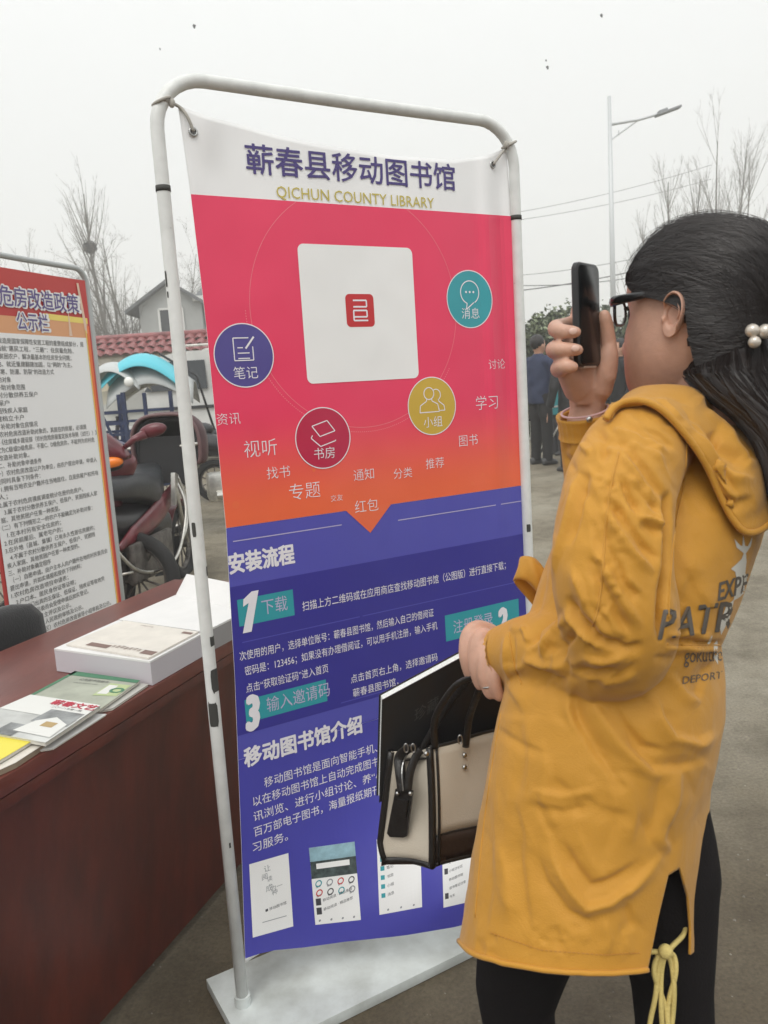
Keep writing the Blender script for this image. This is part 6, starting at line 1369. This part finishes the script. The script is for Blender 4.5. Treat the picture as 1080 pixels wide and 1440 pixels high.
# lowered left hand: fist over the book's upper edge and the bag handles
DH = .085
def hch(pts, r): chain([(x, y, d + DH) for x, y, d in pts], r)
hch([(715, 925, 1.075), (692, 922, 1.09), (682, 918, 1.092)], [.028, .027, .030])
hb2.ell(at(683, 912, 1.088 + DH), (.030, .026, .034), X=(1, 0, .2), Y=(0, 1, 0), Z=(-.2, 0, 1))
hch([(692, 890, 1.090), (672, 884, 1.082), (659, 895, 1.074), (656, 922, 1.070), (661, 948, 1.074)], [.0128, .0132, .0125, .0115, .0095])
hch([(696, 902, 1.075), (680, 896, 1.060), (671, 908, 1.052), (669, 936, 1.050), (675, 962, 1.054)], [.0128, .0132, .0122, .0112, .0094])
hch([(700, 914, 1.062), (691, 910, 1.044), (683, 925, 1.036), (682, 952, 1.035), (689, 975, 1.040)], [.0125, .0130, .0118, .0108, .0090])
hch([(708, 924, 1.052), (701, 926, 1.034), (695, 942, 1.027), (696, 962, 1.027), (702, 979, 1.032)], [.0110, .0115, .0104, .0096, .0082])
hch([(690, 905, 1.10), (672, 912, 1.125), (664, 932, 1.135), (668, 952, 1.138)], [.016, .0135, .012, .010])
body = remesh_obj(hb2, 'body', M_skin, wo_, .0023, 5)
# lips/ear relief joined to the same mesh
em = MB(); nr, na = 14, 48; ev = []
def earR(a):   # outline radius, a=0 towards the face, 90 up
    c_, s_ = math.cos(a), math.sin(a)
    rx = .0165 if c_ > 0 else .0195; rz = .032 if s_ > 0 else .030
    return 1 / math.sqrt((c_ / rx) ** 2 + (s_ / rz) ** 2) * (1 - .14 * max(0, -s_) * abs(c_)) * (1 + .06 * max(0, s_) * max(0, -c_))
for j in range(nr + 1):
    r_ = j / nr
    for k in range(na):
        a_ = 2 * math.pi * k / na; R = earR(a_); c_, s_ = math.cos(a_), math.sin(a_); back = sm(-c_ + .75 * s_ + .35, 0, .5)
        h_ = .0125 * math.exp(-((r_ - .9) / .085) ** 2) * back + .0085 * math.exp(-((r_ - .55) / .09) ** 2) * sm(-c_, -.2, .3) * sm(s_, -.75, -.3) - .017 * math.exp(-((r_ - .15) / .26) ** 2)
        h_ += .0065 * math.exp(-((r_ * R * c_ - .012) / .004) ** 2) * math.exp(-((r_ * R * s_ + .004) / .006) ** 2)
        h_ += .004 * sm(-s_, .55, .9) * (1 - r_ * .7)
        h_ += .007 + .006 * (-r_ * c_) * 1.0 + .003 * r_
        F_ = r_ * R * c_; U_ = r_ * R * s_; F2 = F_ * .98 - U_ * .14; 
        ev.append(hl(-.006 + F2, .0735 + h_, .002 + U_))
for k in range(na):
    a_ = 2 * math.pi * k / na; R = earR(a_); ev.append(hl(-.006 + R * .80 * math.cos(a_) - R * math.sin(a_) * .13, .070, .002 + R * .84 * math.sin(a_)))
ef_ = [(j * na + k, j * na + (k + 1) % na, (j + 1) * na + (k + 1) % na, (j + 1) * na + k) for j in range(nr + 1) for k in range(na)]
em.add(ev, ef_); eo = em.build('ear', M_skin, body, smooth=True)
sb = eo.modifiers.new('u', 'SUBSURF'); sb.levels = 1; sb.render_levels = 1
M_nail = mat('pale_nail', (.66, .44, .36), .25)
for (x, y, d) in ((806, 466, 1.0735), (809.5, 490, 1.0735)): MB().ell(at(x, y, d), (.0062, .0022, .0048), nu=12, nv=8).build('fingernail', M_nail, body, smooth=True)
MB().tube([at(688, 962, 1.036 + .085) + Vector((math.cos(q) * .0105, math.sin(q) * .0105, .003 * math.cos(q))) for q in [2 * math.pi * i / 24 for i in range(24)]], .0014, 6, closed=True).build('ring', M_steel, wo_, smooth=True)
# ---- glasses
M_gf = mat('black_acetate', (.012, .012, .013), .18, spec=.7); gm = MB()
UE = .018
for s_ in (-1, 1):
    gm.tube([hl(.093 - .010 * (abs(math.cos(q) * .026 + s_ * .033) / .06) ** 2, s_ * .0335 + .0265 * math.copysign(abs(math.cos(q)) ** .75, math.cos(q)), UE + .0185 * math.copysign(abs(math.sin(q)) ** .8, math.sin(q))) for q in [2 * math.pi * i / 28 for i in range(28)]], .0024, 8, closed=True)
    gm.tube([hl(.088, s_ * .060, UE + .013), hl(.080, s_ * .071, UE + .013), hl(.062, s_ * .0765, UE + .014), hl(.03, s_ * .079, UE + .016), hl(-.004, s_ * .083, UE + .016), hl(-.022, s_ * .084, UE + .002)], [.0068, .0072, .0064, .0050, .0036, .0025], 8, flat=.5, ref=(0, 0, 1))
gm.tube([hl(.092, -.01, UE + .006), hl(.097, 0, UE + .009), hl(.092, .01, UE + .006)], .0025, 8)
gl_ = gm.build('glasses', M_gf, wo_, smooth=True)
M_lens = bpy.data.materials.new('lens_glass'); M_lens.use_nodes = True; bb = M_lens.node_tree.nodes['Principled BSDF']; bb.inputs['Transmission Weight'].default_value = 1; bb.inputs['Roughness'].default_value = .02; bb.inputs['IOR'].default_value = 1.1
for s_ in (-1, 1): MB().sheet([hl(.091, s_ * .0335 + .025 * math.cos(q), UE + .017 * math.sin(q)) for q in [2 * math.pi * i / 24 for i in range(24)]]).build('lens', M_lens, gl_)
# ---- hair
M_hair = bpy.data.materials.new('glossy_black_hair'); M_hair.use_nodes = True; bb = M_hair.node_tree.nodes['Principled BSDF']
bb.inputs['Base Color'].default_value = (.016, .011, .010, 1); bb.inputs['Roughness'].default_value = .42; bb.inputs['Specular IOR Level'].default_value = .5; bb.inputs['Anisotropic'].default_value = .5
hr = MB(); rr = []
hp = [(-.130, .050, -.085, .045), (-.11, .06, -.098, .060), (-.09, .070, -.104, .070), (-.060, .080, -.109, .078), (-.030, .088, -.114, .0845), (0, .088, -.118, .087), (.02, .088, -.120, .088), (.045, .087, -.121, .087), (.07, .083, -.117, .082), (.092, .072, -.104, .070), (.112, .055, -.082, .053), (.126, .034, -.052, .034), (.133, .010, -.024, .014), (.1345, .0, -.012, .004)]
for U_, Ff, Fb, w_ in hp:
    row = []
    for k in range(64):
        q = 2 * math.pi * k / 64; c_, s_ = math.cos(q), math.sin(q); cf = (Ff + Fb) / 2; rf = (Ff - Fb) / 2
        row.append(hl(cf + rf * math.copysign(abs(c_) ** .92, c_), w_ * math.copysign(abs(s_) ** .9, s_), U_))
    rr.append(row)
hr.rings(rr); ho = hr.build('hair', M_hair, wo_, smooth=True)
FH = [(-.14, -.055), (-.10, -.040), (-.06, -.028), (-.03, -.024), (.0, -.022), (.018, -.004), (.026, .022), (.034, .052), (.048, .070), (.064, .084), (.080, .2)]
bmh = bmesh.new(); bmh.from_mesh(ho.data); bmesh.ops.subdivide_edges(bmh, edges=bmh.edges[:], cuts=2, use_grid_fill=True)
hbvh = BVHTree.FromBMesh(bmh)
def inface(co):
    d = co - HCN; return d.dot(HF) > lerp_tab(FH, d.z) + .004 * math.sin(d.z * 400)
bmesh.ops.delete(bmh, geom=[v for v in bmh.verts if inface(v.co)], context='VERTS'); bmh.to_mesh(ho.data); bmh.free()
ho.data.polygons.foreach_set('use_smooth', [True] * len(ho.data.polygons))
md = ho.modifiers.new('s', 'SOLIDIFY'); md.thickness = .010; md.offset = -1
# long hair falling behind the clip over the hood
TLT = [(452, 1035, 70, 1.115, .075), (490, 1038, 68, 1.105, .075), (520, 1038, 76, 1.085, .074), (550, 1054, 64, 1.060, .066), (585, 1083, 48, 1.032, .052), (620, 1108, 44, 1.015, .045), (660, 1120, 42, 1.005, .042), (700, 1126, 40, 1.0, .040), (750, 1126, 32, 1.01, .032), (800, 1120, 14, 1.03, .016)]
trg = []
for i in range(46):
    y = 452 + 348 * i / 45; g_ = lambda c: lerp_tab([(q[0], q[c]) for q in TLT], y); c = at(g_(1), y, g_(3)); W = g_(2) / F_PX * g_(3); D_ = g_(4)
    trg.append([c + Vector((W * math.cos(q), D_ * math.sin(q), 0)) * (1 + .02 * math.sin(q * 9 + i * .15) + .012 * math.sin(q * 23 - i * .1)) for q in [2 * math.pi * k / 72 for k in range(72)]])
MB().rings(trg).build('back_hair', M_hair, ho, smooth=True)
rn = random.Random(77); stn = MB(); clip = hl(-.118, .005, -.012)
def hrad(d):
    h_ = hbvh.ray_cast(HCN + d * .4, -d); return (h_[0] - HCN).length if h_[0] is not None else None
def strand(d0, d1, lift=.001, w_=.0007, n=14):
    pts = []
    for k in range(n + 1):
        t_ = k / n; d = (d0 * (1 - t_) + d1 * t_ + Vector((rn.gauss(0, .0035), rn.gauss(0, .0035), rn.gauss(0, .0035)))).normalized(); R = hrad(d)
        if R is None: return
        p = HCN + d * (R + lift)
        if inface(p) and k > 1: return
        pts.append(p)
    if len(pts) > 3: stn.tube(pts, [w_ * (1 - .5 * abs(2 * k / (len(pts) - 1) - 1)) for k in range(len(pts))], 3, caps=False)
dc = (clip - HCN).normalized()
for k in range(5200):
    # from the hairline / parting back towards the clip
    a_ = rn.uniform(-math.pi, math.pi); U_ = rn.uniform(-.11, .13); F_ = lerp_tab(FH, U_) if U_ < .075 else rn.uniform(-.02, .09)
    if rn.random() < .45: F_ = rn.uniform(-.09, .09); U_ = rn.uniform(.05, .135)
    sd_2 = rn.choice((-1, 1, 1, 1)); y_ = sd_2 * math.sqrt(max(0, 1 - (F_ / .105) ** 2 - (U_ / .135) ** 2)) * .088
    d0 = Vector(HF * (F_ - .004) + HL * y_ + UZ * U_).normalized()
    dn = (dc + Vector((rn.gauss(0, .14), rn.gauss(0, .14), rn.gauss(0, .22)))).normalized()
    strand(d0, dn, rn.uniform(.0001, .0020), rn.uniform(.0003, .0006))
for k in range(420):   # fine loose hairs
    F_ = rn.uniform(-.08, .09); U_ = rn.uniform(.06, .13); y_ = rn.choice((-1, 1)) * math.sqrt(max(0, 1 - (F_ / .11) ** 2 - (U_ / .14) ** 2)) * .088
    strand(Vector(HF * F_ + HL * y_ + UZ * U_).normalized(), (dc + Vector((rn.gauss(0, .3), rn.gauss(0, .3), rn.gauss(0, .3)))).normalized(), rn.uniform(.002, .010), .00022)
for k in range(2600):   # long strands down the back
    q0 = rn.randint(36, 71) if rn.random() < .85 else rn.randint(0, 71); i0 = rn.randint(0, 14); i1 = rn.randint(24, 45); dr = rn.gauss(0, .10); kk = rn.uniform(1.0, 1.03); pts = []
    for i in range(i0, i1 + 1, 2):
        qq = (q0 + dr * (i - i0) + 1.5 * math.sin(i * .16 + q0)) % 72; a_ = int(qq); f2 = qq - a_; ring_ = trg[i]; p = ring_[a_].lerp(ring_[(a_ + 1) % 72], f2)
        c = sum(ring_[::12], Vector()) / 6; pts.append(c + (p - c) * kk)
    if len(pts) > 2: stn.tube(pts, [rn.uniform(.0003, .0006)] * (len(pts) - 1) + [.0002], 3, caps=False)
for k in range(60):   # short wisps at the nape
    a0_ = hl(rn.uniform(-.06, -.045), .060 + rn.uniform(-.004, .006), rn.uniform(-.115, -.06)); b0_ = trg[rn.randint(8, 16)][rn.randint(36, 50)]
    stn.tube(smooth_path([a0_, a0_.lerp(b0_, .5) + Vector((0, -.006, -.010)), b0_], 6), .0006, 3, caps=False)
so_ = stn.build('strands', M_hair, ho, fix=False); so_['kind'] = 'stuff'
# pearl clip
M_pearl = mat('pearl', (.60, .54, .47), .22, spec=.7, metal=.35, coat=.3); ck = MB(); 
ca = MB(); ca.tube([at(1052, 468, 1.022), at(1082, 470, 1.02)], .004, 8); co_ = ca.build('hair_clip', M_steel, wo_, smooth=True)
for (x, y, r_, d) in ((1058, 465, .0088, 1.012), (1076, 466, .0092, 1.010), (1061, 481, .0078, 1.011)): MB().ell(at(x, y, d), (r_, r_, r_), nu=20, nv=14).build('pearl', M_pearl, co_, smooth=True)

# ---- phone in the raised hand
pw = Vector((.63, .77, 0)).normalized(); pn = Vector((pw.y, -pw.x, 0)); pc_ = at(824.5, 444, 1.118)
phn = thing('phone', pc_, 'black smartphone held upright in the raised hand of the woman in yellow', 'phone')
def rbox(c, w_, h_, th, r, n=6):
    o = []
    for sx_, sy_, a0 in ((1, 1, 0), (-1, 1, 90), (-1, -1, 180), (1, -1, 270)):
        for k in range(n + 1):
            a = rad(a0 + 90 * k / n); o.append((sx_ * (w_ / 2 - r) + r * math.cos(a), sy_ * (h_ / 2 - r) + r * math.sin(a)))
    return o
def prb(w_, h_, th, r, off, name, m, bev=.0018):
    R_ = [[pc_ + pw * (x * k) + UZ * (y * (1 - (1 - k) * w_ / h_)) + pn * (off + z) for x, y in rbox(0, w_, h_, th, r)] for z, k in ((-th / 2, 1 - 2 * bev / w_), (-th / 2 + bev, 1), (th / 2 - bev, 1), (th / 2, 1 - 2 * bev / w_))]
    return MB().rings(R_).build(name, m, phn, smooth='auto')
prb(.071, .140, .0095, .011, 0, 'case', mat('phone_case_black', (.02, .02, .021), .4))
prb(.064, .133, .001, .008, .0050, 'screen', mat('phone_glass', (.006, .007, .008), .22, spec=.3), .0003)
MB().box(pc_ - UZ * .0702 + pn * .001, (.04, .007, .003), X=pw, Y=pn, bev=.001).build('bottom_edge', M_chr, phn)

# ---- black album held under the hand
TLb, BLb = at(537, 984, 1.255), at(533, 1128, 1.285); wv_ = (at(730, 880, 1.285) - TLb); hv_ = BLb - TLb; wv_n = wv_.normalized(); hv_ = hv_ - wv_n * hv_.dot(wv_n) * .0; nb_ = wv_.cross(hv_).normalized()
if nb_.y > 0: nb_ = -nb_
bk = thing('album', (TLb + BLb) / 2, 'thick black covered album with white page edges held above the handbag', 'book')
M_bk = mat('black_cover', (.010, .010, .011), .45); th_ = .019
def blk(o0, w0, h0, n0, t_, name, m): return MB().prism([o0, o0 + w0, o0 + w0 + h0, o0 + h0], n0 * t_).build(name, m, bk)
blk(TLb, wv_, hv_, nb_, .0018, 'front_cover', M_bk); blk(TLb - nb_ * th_, wv_, hv_, -nb_, .0018, 'back_cover', M_bk)
pg_ = blk(TLb + wv_ * .012 + hv_ * .012 - nb_ * .0003, wv_ * .976, hv_ * .976, -nb_, th_ - .0006, 'page_block', mat('white_page_edges', (.70, .72, .70), .7, var=.12, vscale=300, stretch=(1, 1, 1)))
ap = Print(lambda x, y, l=0: TLb + wv_ * x + hv_ * (1 - y) + nb_ * (.0019 + .0002 * l), 5)
ap.text('s', '珍藏', .24, .62, .14, 1, sx=.65, rise=.1); ap.text('s', '册页', .56, .72, .11, 1, sx=.65, rise=.1); ap.build({'s': mat('faint_silver_foil', (.05, .05, .05), .35)}, bk.children[0], {'s': 'cover_lettering'})

# ---- canvas handbag
bg_ = thing('handbag', at(610, 1200, 1.05), 'beige canvas handbag with black leather trim hanging from her lowered hand', 'handbag')
M_canv = mat('beige_canvas', (.55, .49, .40), .8, bump=.15, bscale=500, var=.05, vscale=6); M_lth = mat('black_leather', (.016, .014, .013), .35, bump=.2, bscale=120); M_lbr = mat('dark_brown_leather', (.030, .018, .014), .4, bump=.1, bscale=90)
bw_ = Vector((.90, .42, -.02)).normalized(); bgx = Vector((-.80, .52, -.28)).normalized()
cT, cB = at(604, 1051, 1.225), at(609, 1218, 1.24)     # the near vertical edge
def bag(a, s_, t_, bul=0.0):   # a along the front, s along the gusset, t down (0..1)
    base = cT.lerp(cB, t_); return base + bw_ * a + bgx * s_ + (bw_ * -1) * bul * 0
nF, nG, nT = 12, 10, 12; FW, GW = .190, .102
front = []; 
nfr = Vector((bw_.y, -bw_.x, 0)).normalized(); ngs = Vector((-bgx.y, bgx.x, 0)).normalized(); ngs = ngs if ngs.y < 0 else -ngs
def fpnt(i, j): u_, v_ = i / nF, j / nT; return bag(FW * u_, 0, v_) + nfr * (.010 * math.sin(math.pi * u_) * math.sin(math.pi * min(1, v_ * 1.0)) + .003 * math.sin(u_ * 9 + v_ * 4))
def gpnt(i, j):
    u_, v_ = i / nG, j / nT; w_ = GW * (.72 + .32 * v_) * (1 - .12 * max(0, (v_ - .85) / .15) * u_)
    drop = -.012 * math.sin(math.pi * u_) * (1 - v_) + UZ.z * 0
    return bag(0, w_ * u_, v_) + ngs * (-.022 * math.sin(math.pi * u_) * (1 - .5 * v_) + .006 * math.sin(v_ * 9) * math.sin(math.pi * u_)) + Vector((0, 0, drop + .012 * u_ * v_))
def gridmb(fn, n1, n2, j0=0, j1=None):
    j1 = n2 if j1 is None else j1; m = MB(); m.add([fn(i, j) for j in range(j0, j1 + 1) for i in range(n1 + 1)], [(a * (n1 + 1) + i, a * (n1 + 1) + i + 1, (a + 1) * (n1 + 1) + i + 1, (a + 1) * (n1 + 1) + i) for a in range(j1 - j0) for i in range(n1)]); return m
for nm_, mm_, mt_ in (('front_panel', gridmb(fpnt, nF, nT, 0, 9), M_canv), ('base_band', gridmb(fpnt, nF, nT, 9, nT), M_lbr), ('gusset', gridmb(gpnt, nG, nT), M_canv)):
    o = mm_.build(nm_, mt_, bg_, smooth=True); md = o.modifiers.new('s', 'SOLIDIFY'); md.thickness = .0035 if nm_ != 'base_band' else .005; md.offset = 0
bkp = MB(); bkp.prism([bag(.004, GW * .8, .3), bag(FW, GW * .8, .3), bag(FW, GW, 1), bag(.004, GW, 1)], bgx * .004); bkp.build('back_panel', M_lth, bg_)
MB().prism([bag(.004, 0, .99), bag(FW, 0, .99), bag(FW, GW * .96, .99), bag(.004, GW * .96, .99)], Vector((0, 0, .006))).build('base', M_lbr, bg_)
MB().prism([bag(.004, .008, .10), bag(FW, .008, .10), bag(FW, GW * .7, .10), bag(.004, GW * .7, .10)], Vector((0, 0, .003))).build('dark_opening', M_lth, bg_)
ppg = MB(); ppg.tube([fpnt(0, j) + ngs * .002 + nfr * .002 for j in range(nT + 1)], .0058, 8); ppg.tube([gpnt(i, nT) for i in range(nG + 1)], .0056, 8); ppg.tube([gpnt(nG, j) for j in range(nT + 1)], .0056, 8); ppg.tube([fpnt(i, nT) for i in range(nF + 1)], .004, 8)
ppg.tube([fpnt(i, 9) + nfr * .001 for i in range(nF + 1)], .0022, 6); ppg.tube([fpnt(i, 0) for i in range(nF + 1)], .0028, 8); ppg.build('piping', M_lth, bg_, smooth=True)
MB().tube([fpnt(0, j) + bw_ * .010 + nfr * .004 for j in range(nT + 1)], .0022, 6).build('piping', M_lth, bg_, smooth=True)
for (x, y) in ((653.5, 1062), (653.5, 1079), (600, 1060)):
    r_ = ray(x, y); P0 = cT + nfr * .012; t_ = (P0 - CAM).dot(nfr) / r_.dot(nfr); p = CAM + r_ * t_; MB().ell(p, (.0042, .003, .0042), X=bw_, Y=nfr, nu=14, nv=8).build('rivet', M_steel, bg_, smooth=True)
# tongue strap on the gusset and handles up to the hand
def gp(px, py, lift=.006):
    r_ = ray(px, py); P0 = bag(0, GW * .5, .5) + ngs * (lift - .02); t_ = (P0 - CAM).dot(ngs) / r_.dot(ngs); return CAM + r_ * t_
stp = MB(); stp.prism([gp(556, 1110, .026), gp(580, 1113, .026), gp(572, 1176, .026), gp(567, 1178, .026), gp(548, 1177, .026), gp(544, 1172, .026)], -ngs * .004); stp.prism([gp(559, 1125, .030), gp(573, 1127, .030), gp(570, 1151, .030), gp(556, 1150, .030)], -ngs * .004)
stp.build('strap_tab', M_lth, bg_)
MB().tube(smooth_path([gp(567, 1114, .026), gp(563, 1085, .020), gp(562, 1066, .012), at(572, 1054, 1.25), at(585, 1052, 1.24)], 5), .0085, 10, flat=.45).build('strap', M_lth, bg_, smooth=True)
MB().tube(smooth_path([gp(573, 1113, .026), gp(577, 1085, .020), gp(586, 1062, .012), at(592, 1055, 1.24)], 5), .0065, 10, flat=.5).build('strap', M_lth, bg_, smooth=True)
MB().tube(smooth_path([gp(567, 1112, .032), gp(565, 1088, .028), gp(567, 1072, .017), gp(572, 1062, .015)], 4), .0012, 6).build('zip', M_steel, bg_)
for x in (559, 577): MB().ell(gp(x, 1116, .028), (.0035, .003, .0035), nu=12, nv=8).build('rivet', M_steel, bg_, smooth=True)
for pts in ([(612, 1052, 1.222), (612, 1010, 1.20), (640, 965, 1.165), (672, 950, 1.15)], [(655, 1050, 1.235), (660, 1010, 1.21), (672, 975, 1.17), (680, 950, 1.15)], [(590, 1060, 1.28), (625, 1000, 1.25), (660, 955, 1.19), (680, 945, 1.16)]):
    MB().tube(smooth_path([at(*p) for p in pts], 6), .0055, 10, flat=.6).build('handle', M_lth, bg_, smooth=True)
for (x, y, d, r_) in ((571, 1052, 1.235, .007), (581, 1052, 1.23, .007), (647, 1040, 1.225, .007)):
    MB().tube([at(x, y, d) + Vector((r_ * .45 * math.cos(q), 0, r_ * math.sin(q))) for q in [2 * math.pi * i / 20 for i in range(20)]], .0011, 6, closed=True).build('metal_ring', M_steel, bg_, smooth=True)
